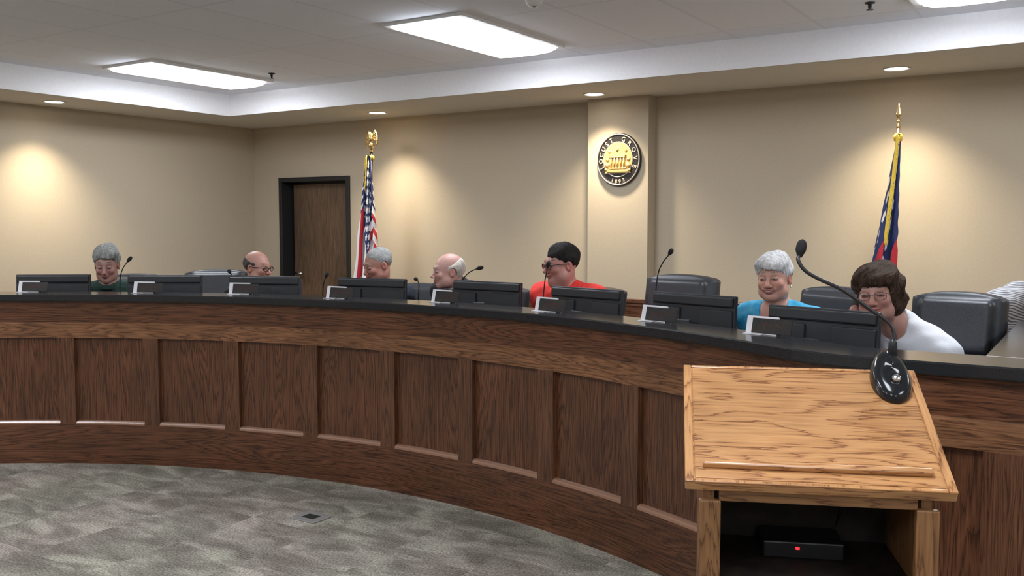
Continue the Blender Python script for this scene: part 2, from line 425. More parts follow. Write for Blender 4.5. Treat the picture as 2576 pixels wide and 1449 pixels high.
def downlight():
    t = thing('recessed_downlight', '', 'light')
    mb = MB(); mb.lathe([(.078, 0), (.098, 0), (.098, -.008), (.078, -.004), (.078, 0)], 32); mb.build('trim_ring', M_trim, t)
    mb = MB(); mb.lathe([(.0001, -.002), (.0765, -.002)], 32); mb.build('bulb', M_bulb, t)
    return t
dl0 = downlight(); first = True
def spot(x, y):
    L = D.lights.new('downlight_beam', 'SPOT'); L.energy = SPOT_W; L.color = WARM; L.spot_size = R(106); L.spot_blend = 1.0; L.shadow_soft_size = .05
    o = D.objects.new('downlight_beam', L); COL.objects.link(o); o.location = (x, y, ZS - .02)
dls = [(-8.12, 4.89, 'recessed downlight in the soffit over the left side wall'),
       (-6.21, 7.12, 'recessed downlight in the soffit above the national flag'),
       (-3.77, 7.12, 'recessed downlight in the soffit above the round seal'),
       (-1.34, 7.12, 'recessed downlight in the soffit above the state flag'),
       (1.1, 7.12, 'recessed downlight past the right edge of the view'),
       (-8.12, 2.45, 'recessed downlight past the left edge of the view'),
       ]
for x, y, lb in dls:
    o = dl0 if first else copy_tree(dl0); first = False
    o.location = (x, y, ZS); o['label'] = lb; o['group'] = 'recessed soffit downlights'; spot(x, y)
# sprinkler heads and the small round detector on the tray ceiling
def sprinkler(x, y, lb):
    t = thing('fire_sprinkler', lb, 'sprinkler', (x, y, ZT), 0, 'ceiling sprinklers')
    mb = MB(); mb.lathe([(.03, 0), (.03, -.006), (.012, -.01), (.010, -.035), (.005, -.04)], 16); mb.build('escutcheon', M_blackm, t)
    mb = MB(); mb.lathe([(.0001, -.045), (.022, -.045), (.022, -.042), (.0001, -.042)], 16); mb.build('deflector', M_grey, t)
sprinkler(-6.27, 5.79, 'small dark ceiling sprinkler right of the left ceiling troffer')
sprinkler(-1.27, 5.9, 'small dark ceiling sprinkler at the top edge left of the state flag')
t = thing('smoke_detector', 'small round white detector on the ceiling at the top centre edge', 'detector', (-2.93, 4.77, ZT))
mb = MB(); mb.lathe([(.0001, -.035), (.03, -.035), (.048, -.018), (.055, 0)], 28); mb.build('housing', M_trim, t)
mb = MB(); mb.lathe([(.0001, -.039), (.012, -.039), (.014, -.034)], 16); mb.build('sensor_cap', M_grey, t)

# ------------------------------------------------------------------ council desk
desk = thing('council_desk', 'long curved dark oak council desk with panelled front and black counter', 'desk')
sw = lambda prof, s0, s1, nm, m, g='s', parent=desk: sweep(prof, s0, s1, g).build(nm, m, parent)
ct = [(0.004, 1.118), (.27, 1.118), (.27, 1.165), (.006, 1.165), (0, 1.159), (0, 1.124)]
CT = sweep(ct, 0, SEND)
# side wing of the counter running back to the wall
WX0 = -.375
CT.box(((WX0 + .62) / 2, (3.77 + 5.25) / 2, 1.1415), (.62 - WX0, 5.25 - 3.77, .047), .004)
CT.build('counter_top', M_counter, desk)
sw(rect(.035, .06, .972, 1.118), 0, SEND, 'fascia', M_oak)
sw([(.012, .868), (.066, .868), (.066, .972), (.026, .972), (.014, .962)], 0, SEND, 'top_rail', M_oakrail_lit)
sw(rect(.004, .07, 0, .272), 0, SEND, 'bottom_rail', M_oak)
sw(rect(.066, .09, 0, 1.12), 0, SEND, 'backing_board', M_oak)
stile_s = [s_of_angle(121.35 - 7.31 * k) for k in range(-4, 9)]
hw = R(.68) * RAD
def s_of_x(x): return float(np.interp(x, PATH[:, 0], PS))
sl = s_of_x(-.345)
extra = [(stile_s[-1] + .6 - hw, stile_s[-1] + .6 + hw), (sl, sl + .30), (sl + .75, SEND)]
spans = [(s - hw, s + hw) for s in stile_s] + extra
for a, b in spans:
    sw([(.009, .272), (.066, .272), (.066, .868), (.009, .868)], a, b, 'stile', M_stile, 'z')
prev = 0.0
for a, b in spans:
    if a - prev > .1:
        sw(rect(.040, .064, .273, .872), prev, a, 'panel', M_oak, 'z')
        sw([(.006, .272), (.0405, .272), (.0405, .2955), (.034, .2955), (.023, .294), (.014, .2895), (.008, .282)], prev, a, 'panel_bead', M_ledge_highlight)
    prev = b
# staff side: inner face, work surface, legs
sw(rect(.245, .265, PLAT, 1.118), 0, SEND - .99, 'inner_board', M_oak)
sw(rect(.265, .70, .862, .90), 0, SEND - 1.0, 'work_surface', M_counter)
for k in range(-3, 9, 2):
    sw(rect(.27, .38, PLAT, .86), s_of_angle(121.3 - 7.31 * k) - .02, s_of_angle(121.3 - 7.31 * k) + .02, 'support_panel', M_oak, 'z')
mb = MB(); mb.box((WX0 + .10, (3.79 + 5.2) / 2, (PLAT + 1.118) / 2), (.03, 5.2 - 3.79, 1.118 - PLAT)); mb.build('wing_board', M_oak, desk, grain=2)
mb = MB(); mb.box((.60, 4.4, .56), (.03, 1.6, 1.115)); mb.build('end_board', M_oak, desk, grain=2)

# ------------------------------------------------------------------ lectern
LC = Vector((-.55, 2.16, 1.037)); LY = .408; LT = .479; LS = .466; LW = .61
lect = thing('lectern', 'honey oak lectern with slanted top and open shelf in front of the desk', 'lectern', (LC.x, LC.y, 0), LY)
MS = Matrix.Translation((0, 0, LC.z)) @ Matrix.Rotation(LT, 4, 'X')     # slanted top frame: x right, y up the slope
mb = MB(); mb.box((0, LS / 2, -.013), (LW, LS, .026), .004, MS)
mb.box((0, LS / 2, .0005), (LW - .046, LS - .03, .004), .002, MS)
me_top = mb
top_o = mb.build('slanted_top', M_honey, lect, grain=0)
mb = MB()
for sx in (-1, 1): mb.box((sx * (LW / 2 - .010), LS / 2, .001), (.020, LS, .006), .002, MS)
for y_ in (.005, LS - .005): mb.box((0, y_, .001), (LW - .041, .010, .005), .002, MS)
mb.build('edge_moulding', M_honey, lect, grain=1)
mb = MB(); mb.box((.0, .056, .0105), (.525, .017, .017), .005, MS, seg=3)
mb.build('paper_stop', M_honey, lect, grain=0)
# body: side panels, back panel, apron, shelf, floor
BD = .36; y0 = .035
def side_poly(): return [(y0, .02), (y0 + BD, .02), (y0 + BD, LC.z - .03 + (y0 + BD) * math.tan(LT)), (y0, LC.z - .03 + y0 * math.tan(LT))]
for sx in (-1, 1):
    mb = MB(); Mx = Matrix(((0, 0, 1, 0), (1, 0, 0, 0), (0, 1, 0, 0), (0, 0, 0, 1)))
    x0, x1 = (.235, .262) if sx > 0 else (-.262, -.235)
    mb.prism(side_poly(), x0, x1, Mx)
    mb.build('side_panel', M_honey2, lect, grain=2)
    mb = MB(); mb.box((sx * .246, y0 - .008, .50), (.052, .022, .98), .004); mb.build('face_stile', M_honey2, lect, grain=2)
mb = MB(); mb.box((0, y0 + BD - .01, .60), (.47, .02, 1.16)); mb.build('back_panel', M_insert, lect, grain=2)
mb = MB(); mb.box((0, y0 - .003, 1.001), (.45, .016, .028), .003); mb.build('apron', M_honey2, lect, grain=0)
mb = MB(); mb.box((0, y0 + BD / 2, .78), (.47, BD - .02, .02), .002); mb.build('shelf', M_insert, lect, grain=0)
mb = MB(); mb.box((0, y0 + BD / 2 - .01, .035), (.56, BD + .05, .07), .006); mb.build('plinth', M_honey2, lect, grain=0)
ML = Matrix.Translation((LC.x, LC.y, 0)) @ Matrix.Rotation(LY, 4, 'Z')
# receiver with a red light on the shelf
p = ML @ Vector((.0, y0 + .24, .79))
rc = thing('microphone_receiver', 'small black box with a red light inside the lectern', 'receiver', p, LY)
MB().box((0, 0, .022), (.20, .13, .044), .004).build('case', M_black, rc)
mb = MB(); mb.box((-.015, -.066, .028), (.010, .004, .006), .001); mb.build('indicator_light', M_led, rc)
cabm = MB(); cabm.tube(bezier([(.06, .06, .02), (.1, .1, .03), (.12, .09, .1), (.13, .095, .19)]), .003); cabm.build('cable', M_black, rc)

# ------------------------------------------------------------------ lectern microphone
mp0 = ML @ (MS @ Vector((.232, .415, .004)))
mic = thing('gooseneck_microphone', 'large black gooseneck microphone on a teardrop base on the lectern', 'microphone', mp0, 0)
MR = (Matrix.Rotation(LY, 4, 'Z') @ Matrix.Rotation(LT, 4, 'X'))
# base: smooth tapered body, wide end towards the speaker
mb = MB(); nu, nv = 40, 16; vs = []
for i in range(nv + 1):
    h = i / nv; z = .036 * math.sin(h * PI / 2); sc = math.cos(h * PI / 2) ** .55 if h < 1 else 0
    for j in range(nu):
        th = 2 * PI * j / nu; cx = math.cos(th); sy = math.sin(th)
        wx = .056 * (1 - .22 * (sy * .5 + .5)); ly = .098
        lift = .016 * max(0, (sy * sc)) if True else 0
        vs.append(MR @ Vector((cx * wx * sc, sy * ly * sc, z * (1 + .55 * (sy * .5 + .5)) + .002)))
fs = [[i * nu + j, i * nu + (j + 1) % nu, (i + 1) * nu + (j + 1) % nu, (i + 1) * nu + j] for i in range(nv) for j in range(nu)]
mb.add(vs, fs, None, 0, True); mb.add([vs[j] for j in range(nu)], [list(range(nu))[::-1]])
mbase = mb.build('base', mat('glossy_black_plastic', (.010, .011, .013), .16), mic)
mb = MB(); mb.lathe([(.0001, .006), (.008, .0055), (.011, .002), (.0115, -.004)], 20, MR @ Matrix.Translation((.004, -.045, .044)) @ Matrix.Rotation(.35, 4, 'X')); mb.build('talk_button', M_chrome, mbase)
def loc(p): return Vector(p) - mp0
neck = [(-.499, 2.682, 1.285), (-.497, 2.688, 1.303), (-.496, 2.69, 1.335), (-.504, 2.686, 1.363), (-.523, 2.676, 1.384), (-.55, 2.66, 1.406), (-.616, 2.622, 1.461), (-.672, 2.589, 1.493), (-.705, 2.567, 1.518), (-.722, 2.561, 1.548), (-.719, 2.565, 1.562)]
shift = (mp0 + MR @ Vector((.012, .055, .05))) - Vector(neck[0])
neck = [Vector(p) + shift * (1 - i / (len(neck) - 1)) for i, p in enumerate(neck)]
mb = MB(); mb.tube(bezier([loc(p) for p in neck], 60), .0052, 12); mb.build('gooseneck', M_black, mic)
mb = MB(); b0 = loc(neck[0]); mb.tube([b0 + Vector((0, 0, -.03)), b0 + Vector((0, 0, .03)), b0 + Vector((0, 0, .042))], [.013, .011, .006], 16); mb.build('collar', M_black, mic)
def mic_head(mb, a, b, r):
    a = Vector(a); b = Vector(b); n = 14
    pts = []; rs = []
    for i in range(n + 1):
        t = i / n; pts.append(a + (b - a) * t)
        rs.append(r * (.42 + .58 * min(1, t / .38)) * math.sqrt(max(0.002, 1 - max(0, (t - .55) / .45) ** 2.2)))
    mb.tube(pts, rs, 18)
mb = MB(); mic_head(mb, loc(neck[-1]) + Vector((-.001, 0, -.006)), loc((-.713, 2.570, 1.606)), .0142); mb.build('windscreen', M_foam, mic)

# ------------------------------------------------------------------ desk monitors
def monitor(w=.53, h=.325):
    t = thing('desk_monitor', '', 'monitor')
    # origin on the desk, top edge at z = H; back (casing) towards -Y of the room side
    H = .375; tl = Matrix.Translation((0, 0, H - h)) @ Matrix.Rotation(R(-4), 4, 'X')
    mb = MB(); mb.box((0, .004, h / 2), (w, .026, h), .006, tl)
    mb.build('casing', M_blackm, t)
    mb = MB(); mb.box((0, .0185, h / 2 + .006), (w - .03, .003, h - .04), 0, tl); mb.build('screen', M_black, t)
    # raised rear housing: bevelled top band, two side bays
    mb = MB()
    mb.box((0, -.016, h - .034), (w - .02, .02, .05), .008, tl)
    mb.box((-.165, -.014, h / 2 - .03), (.185, .018, h - .09), .006, tl)
    mb.box((.155, -.014, h / 2 - .03), (.20, .018, h - .09), .006, tl)
    mb.build('rear_housing', M_blackm, t)
    mb = MB(); mb.box((-.022, -.038, .125), (.086, .022, .235), .006); mb.box((-.022, -.033, .012), (.23, .15, .014), .006)
    st = mb.build('stand', M_grey, t)
    mb = MB(); n = 26; pts = [(-.022 + .024 * math.cos(2 * PI * i / n), -.0505, .175 + .028 * math.sin(2 * PI * i / n)) for i in range(n + 1)]
    mb.tube(pts, .003, 6, cap=False); mb.build('stand_ring', M_blackm, st)
    return t
mon0 = monitor(); first = True
MON = [(-6.489, 3.846, 1.273, 36, 'monitor at the far left end, left of the grey-haired person in green'),
       (-5.744, 4.245, 1.251, 36, 'monitor between the person in green and the bald person with glasses'),
       (-5.022, 4.526, 1.268, 24, 'monitor in front of the bald person with glasses, left of the door'),
       (-4.231, 4.760, 1.271, 12, 'monitor below the national flag, in front of the short grey-haired person'),
       (-3.378, 4.900, 1.259, 0, 'monitor in front of the bald person in the black suit'),
       (-2.556, 4.715, 1.271, -12, 'monitor in front of the person in the red shirt'),
       (-1.862, 4.627, 1.269, -14, 'monitor in front of the empty chair right of the column'),
       (-1.070, 4.154, 1.276, -14, 'largest-looking monitor, nearest the lectern, in front of the person in turquoise')]
for x, y, z, phi, lb in MON:
    o = mon0 if first else copy_tree(mon0); first = False
    o.location = (x, y, .90); o.scale = (1, 1, 1); o.rotation_euler = (0, 0, R(phi)); o['label'] = 'black ' + lb; o['group'] = 'black monitors seen from behind along the desk'

# ------------------------------------------------------------------ name plates
def nameplate():
    t = thing('name_plate', '', 'name plate')
    # tent of white card: front leaf leans back, open at the end; a dark plate slips into the front
    wd, hh = .200, .080
    F = Matrix.Rotation(R(-14), 4, 'X'); B = Matrix.Translation((0, .052, 0)) @ Matrix.Rotation(R(20), 4, 'X')
    mb = MB(); mb.box((.075, 0, hh / 2), (.15, .003, hh), .0008, F); mb.box((.075, 0, hh / 2), (.15, .003, hh * 1.01), .0008, B)
    mb.box((.045, -.014, .0015), (.09, .028, .003), .0005)
    mb.build('card_holder', M_plate, t)
    mb = MB(); mb.box((.030 + .094, -.0035, hh / 2 - .002), (.188, .005, hh - .014), .0008, F)
    ins = mb.build('name_insert', M_insert, t)
    mb = MB(); rnd = random.Random(3); x = .058
    while x < .175:
        wl = rnd.uniform(.004, .009)
        mb.box((x, -.0065, .043), (.0016, .001, .014), 0, F); mb.box((x + wl / 2, -.0065, .043 + rnd.choice([-.006, 0, .006])), (wl, .001, .0016), 0, F)
        x += wl + (.004 if rnd.random() > .2 else .012)
    mb.build('lettering', M_ink, ins)
    return t
np0 = nameplate(); first = True
NP = [(-6.444, 3.563, 28, 'at the far left end of the counter'), (-5.698, 3.957, 25, 'on the counter just right of the person in green'),
      (-5.055, 4.245, 22, 'on the counter before the bald person with glasses'), (-4.257, 4.361, 4, 'on the counter below the door, left of the national flag'),
      (-3.499, 4.492, -4, 'on the counter before the person in the black suit'), (-2.669, 4.353, -10, 'on the counter before the person in the red shirt'),
      (-1.961, 4.212, -14, 'on the counter before the empty chair right of the column'), (-1.344, 3.973, -12, 'on the counter before the person in turquoise, nearest the lectern')]
for x, y, rz, lb in NP:
    o = np0 if first else copy_tree(np0); first = False
    o.location = (x, y, 1.1655); o.rotation_euler = (0, 0, R(rz)); o['label'] = 'white name plate ' + lb; o['group'] = 'name plates along the counter'

# ------------------------------------------------------------------ desk microphones
def desk_mic(base, mid, head0, head1, label, r=.0036, hr=.0135):
    t = thing('desk_microphone', label, 'microphone', (base[0], base[1], .90), 0, 'gooseneck microphones at the seats')
    q = lambda p: Vector(p) - Vector((base[0], base[1], .90))
    mb = MB(); mb.lathe([(.040, 0), (.040, .012), (.026, .026), (.01, .032), (.0001, .032)], 28); mb.add([(.040 * math.cos(a * PI / 14), .040 * math.sin(a * PI / 14), 0) for a in range(28)], [list(range(28))[::-1]])
    mb.build('base', M_black, t)
    mb = MB(); mb.tube(bezier([Vector((0, 0, .028))] + [q(p) for p in mid] + [q(head0)], 30), r, 8); mb.build('gooseneck', M_black, t)
    mb = MB(); mic_head(mb, q(head0), q(head1), hr); mb.build('windscreen', M_foam, t)
DM = [((-6.02, 4.075), [(-6.02, 4.075, 1.21), (-6.00, 4.083, 1.31)], (-5.97, 4.105, 1.369), (-5.941, 4.124, 1.408), 'small gooseneck microphone right of the grey-haired person in green'),
      ((-5.42, 4.60), [(-5.42, 4.60, 1.15), (-5.425, 4.60, 1.25)], (-5.44, 4.592, 1.278), (-5.458, 4.585, 1.308), 'small gooseneck microphone left of the bald person with glasses'),
      ((-4.72, 4.81), [(-4.73, 4.81, 1.1), (-4.715, 4.81, 1.22)], (-4.70, 4.815, 1.262), (-4.685, 4.825, 1.30), 'small gooseneck microphone in front of the lower part of the door'),
      ((-3.955, 4.93), [(-3.955, 4.93, 1.1), (-3.945, 4.93, 1.22)], (-3.955, 4.93, 1.262), (-3.982, 4.925, 1.275), 'small gooseneck microphone between the national flag and the person in the suit'),
      ((-3.642, 4.96), [(-3.632, 4.96, 1.15), (-3.602, 4.965, 1.27), (-3.552, 4.965, 1.323)], (-3.492, 4.965, 1.350), (-3.437, 4.967, 1.363), 'gooseneck microphone leaning right behind the person in the suit'),
      ((-2.955, 4.917), [(-2.955, 4.917, 1.12), (-2.945, 4.92, 1.27)], (-2.925, 4.92, 1.375), (-2.912, 4.92, 1.415), 'thin gooseneck microphone in front of the face of the person in red'),
      ((-2.135, 4.76), [(-2.13, 4.76, 1.2), (-2.115, 4.76, 1.36), (-2.08, 4.745, 1.43)], (-2.040, 4.735, 1.475), (-2.016, 4.73, 1.51), 'gooseneck microphone reaching up beside the empty chair by the column')]
for d in DM: desk_mic(*d)

# ------------------------------------------------------------------ floor outlet
t = thing('floor_outlet', 'square metal floor outlet cover set in the grey carpet', 'floor outlet', (-3.715, 3.665, .001))
MB().box((0, 0, .003), (.185, .15, .006), .002).build('cover_plate', M_outlet, t)
MB().box((0, 0, .0065), (.085, .062, .003), .001).build('hinged_lid', M_dark, t)

# ------------------------------------------------------------------ round seal on the column
sc_ = (-3.664, 7.40, 2.205); SR = .213; SRZ = .232
seal = thing('wall_seal', 'round black and gold town seal mounted on the beige column', 'seal', (sc_[0], 7.399, sc_[2]))
MX = Matrix.Rotation(R(90), 4, 'X') @ Matrix.Diagonal((1, SRZ / SR, 1, 1))    # lathe z -> -y (towards the room)
mb = MB(); mb.lathe([(SR, 0), (SR, .022), (SR - .006, .03), (SR - .018, .03), (SR - .022, .024), (.0001, .024)], 72, MX)
mb.build('black_disc', mat('seal_black', (.016, .013, .011), .4), seal, auto=40)
mb = MB()
for rr, tr in ((SR - .010, .006), (.139, .005)):
    n = 72; mb.tube([MX @ Vector((rr * math.cos(2 * PI * i / n), rr * math.sin(2 * PI * i / n), .029)) for i in range(n + 1)], tr, 8, cap=False)
mb.build('raised_ring', mat('seal_silver', (.52, .47, .42), .35, .6), seal)
# gold inner field with flat foot
mb = MB(); pl = [(.136 * math.cos(R(a)), .136 * math.sin(R(a)) * SRZ / SR) for a in range(-38, 219, 6)]
pl = [(-.125, -.118), (.125, -.118)] + pl
mb.prism(pl, .024, .034, Matrix.Rotation(R(90), 4, 'X'))
fld = mb.build('gold_field', M_gold, seal)
# relief: domed pavilion, columns, steps and shrubs
mb = MB(); MF = Matrix.Rotation(R(90), 4, 'X')
mb.box((0, -.100, .038), (.21, .022, .014), .004, MF); mb.box((0, -.078, .038), (.165, .014, .012), .003, MF)
mb.box((0, .022, .040), (.15, .016, .016), .003, MF)
mb.prism([(-.085, .032), (.085, .032), (.0, .078)], .034, .046, MF)
for x in (-.062, -.03, .0, .03, .062): mb.tube([MF @ Vector((x, -.07, .038)), MF @ Vector((x, .014, .038))], .008, 10)
mb.tube([MF @ Vector((.0, .07, .038)), MF @ Vector((.0, .112, .038))], [.014, .003], 10)
for x, y, r in ((-.098, -.045, .024), (.1, -.05, .026), (-.1, .0, .017), (.103, .0, .018), (-.08, .07, .014), (.078, .075, .014), (-.115, -.085, .014), (.112, -.09, .015)):
    bm = bmesh.new(); bmesh.ops.create_icosphere(bm, subdivisions=2, radius=r)
    for v in bm.verts: v.co *= 1 + .18 * math.sin(v.co.x * 300 + v.co.y * 410)
    mb.bm(bm, 0, True, MF @ Matrix.Translation((x, y, .034)) @ Matrix.Diagonal((1, 1, .5, 1)))
mb.build('building_relief', M_gold, fld)
def text_mesh(txt, size, ext=.0025):
    c = D.curves.new('lettering', 'FONT'); c.body = txt; c.size = size; c.align_x = 'CENTER'; c.extrude = ext; c.offset = .0012; c.resolution_u = 3
    o = D.objects.new('lettering_tmp', c); COL.objects.link(o); dg = bpy.context.evaluated_depsgraph_get()
    me = D.meshes.new_from_object(o.evaluated_get(dg)); D.objects.remove(o); D.curves.remove(c); return me
mb = MB()
def arc_text(txt, a0, a1, rad, size, inward=False):
    for i, ch in enumerate(txt):
        if ch == ' ': continue
        a = R(a0 + (a1 - a0) * i / (len(txt) - 1)); me = text_mesh(ch, size)
        rot = a - PI / 2 if not inward else a + PI / 2
        T = Matrix.Rotation(R(90), 4, 'X') @ Matrix.Diagonal((1, SRZ / SR, 1, 1)) @ Matrix.Translation((rad * math.cos(a), rad * math.sin(a), .027)) @ Matrix.Rotation(rot, 4, 'Z')
        mb.add([T @ v.co for v in me.vertices], [list(p.vertices) for p in me.polygons]); D.meshes.remove(me)
arc_text('LOCUST', 201, 114, .150, .052)
arc_text('GROVE', 72, -20, .150, .052)
arc_text('1893', 252, 288, .190, .046, True)
mb.build('seal_lettering', mat('seal_letters', (.62, .52, .40), .35, .5), seal)

# ------------------------------------------------------------------ flags
def flag(name, label, x, y, ztop, zfin, kind):
    t = thing(name, label, 'flag', (x, y, PLAT))
    zt = ztop - PLAT
    mb = MB(); mb.lathe([(.17, 0), (.17, .02), (.14, .05), (.05, .075), (.03, .12), (.0001, .12)], 36); mb.build('stand', M_brass, t)
    mb = MB(); mb.tube([(0, 0, .05), (0, 0, zt + .05)], .0125, 14); mb.build('pole', M_pole, t)
    Hh, L, SF = (.915, 1.5, .80) if kind == 'us' else (.85, 1.6, .86)
    NU, NV = 260, 190; uu = np.linspace(0, 1, NU); vv = np.linspace(0, 1, NV)
    U, V = np.meshgrid(uu, vv, indexing='ij')
    s = V * Hh + U * L * SF; z = np.maximum(zt - s, .14 + .02 * V)
    vmax = np.minimum(1, s / Hh); tt = np.clip(1 - V / np.maximum(vmax, 1e-4), 0, 1)
    q = np.clip(s / 1.0, 0, 1.3)
    if kind == 'us':
        Wd = .028 + .185 * q ** 1.1
        ph = 2 * PI * 2.2 * tt
        X = -.02 + Wd * (-.55 + 1.15 * tt * 1.0) + Wd * .16 * np.sin(ph) - .02 * (1 - tt)
        X = Wd * (.45 - 1.0 * tt) + Wd * .22 * np.sin(ph)
        Y = -.02 - (.02 + .05 * q) * (.5 + .5 * np.cos(ph + .6)) - .03 * tt
    else:
        Wd = .02 + .165 * q ** 1.05
        f = np.where(tt < .62, tt / .62, 1 - (tt - .62) / .38 * .50)
        X = .022 - Wd * f * (1 + .04 * np.sin(6 * PI * tt)) + np.where(tt > .95, 0, 0)
        Y = -.015 - np.where(tt < .62, .02 * np.sin(3 * PI * tt / .62) * q, .03 + .05 * (tt - .62) / .38) - .02 * q
    X = X + .004 * np.sin(V * 40 + U * 9) * q; Y = Y + .006 * np.sin(V * 26 + U * 14) * q
    # colour of every point of the cloth, by its place on the flag
    a = U * L; b = V * Hh
    C = np.zeros(U.shape + (3,)); navy = np.array((.020, .032, .115)); red = np.array((.50, .022, .035)); white = np.array((.78, .76, .76))
    if kind == 'us':
        st = (V * 13).astype(int) % 2 == 0; C[:] = np.where(st[..., None], red, white)
        can = (U < .42) & (V < .54); C[can] = navy
        cx_, cy_ = .42 * L / 6, .54 * Hh / 5
        for i in range(6):
            for j in range(5): sx, sy = (i + .5) * cx_, (j + .5) * cy_; _star(C, a, b, sx, sy, .036, white)
        for i in range(5):
            for j in range(4): sx, sy = (i + 1) * cx_, (j + 1) * cy_; _star(C, a, b, sx, sy, .036, white)
    else:
        st = (V * 3).astype(int) != 1; C[:] = np.where(st[..., None], red, white)
        can = (U < .50) & (V < .86); C[can] = navy
        for k in range(13):
            th = 2 * PI * k / 13; _star(C, a, b, .40 + .25 * math.cos(th), .305 + .23 * math.sin(th), .05, white)
        _star(C, a, b, .30, .30, .05, np.array((.6, .42, .1)))
    me = D.meshes.new('cloth'); vs = np.stack([X, Y, z], -1).reshape(-1, 3)
    idx = np.arange(NU * NV).reshape(NU, NV); fc = np.stack([idx[:-1, :-1], idx[:-1, 1:], idx[1:, 1:], idx[1:, :-1]], -1).reshape(-1, 4)
    me.from_pydata(vs.tolist(), [], fc.tolist()); me.shade_smooth()
    ca = me.color_attributes.new('Col', 'FLOAT_COLOR', 'POINT'); c4 = np.ones((NU * NV, 4)); c4[:, :3] = C.reshape(-1, 3); ca.data.foreach_set('color', c4.ravel())
    link('cloth', me, M_flag, t)
    # gold fringe along the top edge of the cloth
    k = 0; edge = [Vector((X[i, k], Y[i, k] - .006, z[i, k])) for i in range(0, int(NU * (.55 if kind != 'us' else .26)), 3)]
    mb = MB(); n = len(edge); hang = .055
    for i in range(n - 1):
        p, q2 = edge[i], edge[i + 1]
        for m_ in range(5):
            c = p.lerp(q2, m_ / 5)
            dx = .008 * math.sin(i * 12.1 + m_ * 4.7)
            mb.tube([c, c + Vector(((.009 if kind != 'us' else -.006) + dx, -.006, -hang * .5)), c + Vector(((.012 if kind != 'us' else -.008) + dx, -.004, -hang))], [.0026, .0026, .0016], 4)
    mb.tube(edge, .006, 6)
    for i in range(8):   # bunched fringe round the top of the pole
        th = 2 * PI * i / 8; mb.tube([(0, 0, zt + .012), (.02 * math.cos(th), .02 * math.sin(th), zt - .01), (.024 * math.cos(th), .024 * math.sin(th), zt - .05)], [.006, .012, .005], 6)
    mb.build('gold_fringe', mat('gold_fringe', (.80, .56, .07), .7), t)
    z0 = zt + .05; zf = zfin - PLAT
    if kind == 'us':
        mb = MB(); mb.lathe([(.0001, z0 - .01), (.018, z0 - .01), (.012, z0 + .02), (.024, z0 + .035), (.034, z0 + .055), (.024, z0 + .075), (.0001, z0 + .082)], 24)
        b0 = z0 + .08
        mb.tube([(0, 0, b0 - .01), (0, -.004, b0 + .03), (0, -.006, b0 + .07), (0, -.010, b0 + .095), (0, -.022, b0 + .104)], [.012, .026, .022, .012, .004], 14)  # body and head
        mb.tube([(0, -.02, b0 + .103), (0, -.034, b0 + .094)], [.006, .001], 8)
        for sx in (-1, 1):     # spread wings, flat feathered blades
            for j in range(6):
                an = R(62 - 17 * j); l = .105 - .004 * j
                p0_ = Vector((sx * .014, 0, b0 + .062 - .004 * j)); p1 = p0_ + Vector((sx * math.cos(an) * l * .62, .006, math.sin(an) * l * .62)); p2 = p1 + Vector((sx * .012, .004, -.055 - .003 * j))
                mb.tube(bezier([p0_, p1, p2], 8), [.007] * 9 + [], 6) if False else mb.tube([p0_, p0_.lerp(p1, .6), p1, p1.lerp(p2, .5), p2], [.008, .010, .009, .007, .002], 6)
        mb.tube([(0, 0, b0 + .02), (0, .01, b0 - .03)], [.014, .022], 8)
        mb.build('eagle_finial', M_brass, t)
    else:
        h = zf - z0
        mb = MB(); Sx = Matrix.Diagonal((1, .45, 1, 1))
        mb.lathe([(.0001, z0 - .01), (.015, z0 - .01), (.011, z0 + .01), (.007, z0 + h * .2), (.015, z0 + h * .3), (.006, z0 + h * .38)], 20)
        mb.lathe([(.006, z0 + h * .37), (.020, z0 + h * .5), (.021, z0 + h * .56), (.010, z0 + h * .8), (.0015, z0 + h), (.0001, z0 + h)], 20, Sx)
        mb.build('spear_finial', M_brass, t)
    return t
def _star(C, a, b, sx, sy, r, col):
    dx = a - sx; dy = b - sy; rr = np.hypot(dx, dy); th = np.arctan2(dx, dy)
    k = np.mod(th + PI / 5, 2 * PI / 5) - PI / 5
    C[rr < r * .55 / (np.cos(np.abs(k) * 1.0) * 1.0) * (1 - np.abs(k) * .85) * 1.6] = col
flag('national_flag', 'red white and blue national flag with eagle finial, right of the door', -6.296, 7.12, 2.325, 2.55, 'us')
flag('state_flag', 'state flag with gold fringe and spear finial, behind the two seated people at right', -1.315, 7.12, 2.285, 2.505, 'ga')

# ================================================================== smooth solids (for chairs and figures)
def A(*v): return np.array(v, dtype=np.float32)
def axis(segs):
    """[(a, b, step)...] -> increasing coordinates"""
    out = []
    for a, b, st in segs:
        n = max(1, int(round((b - a) / st))); out += list(np.linspace(a, b, n, endpoint=False))
    out.append(segs[-1][1]); return np.array(out, dtype=np.float32)
def fine_axis(lo, hi, f0, f1, coarse, fine):
    f0 = max(lo, f0); f1 = min(hi, f1)
    s = []
    if f0 - lo > 1e-6: s.append((lo, f0, coarse))
    s.append((f0, f1, fine))
    if hi - f1 > 1e-6: s.append((f1, hi, coarse))
    return axis(s)

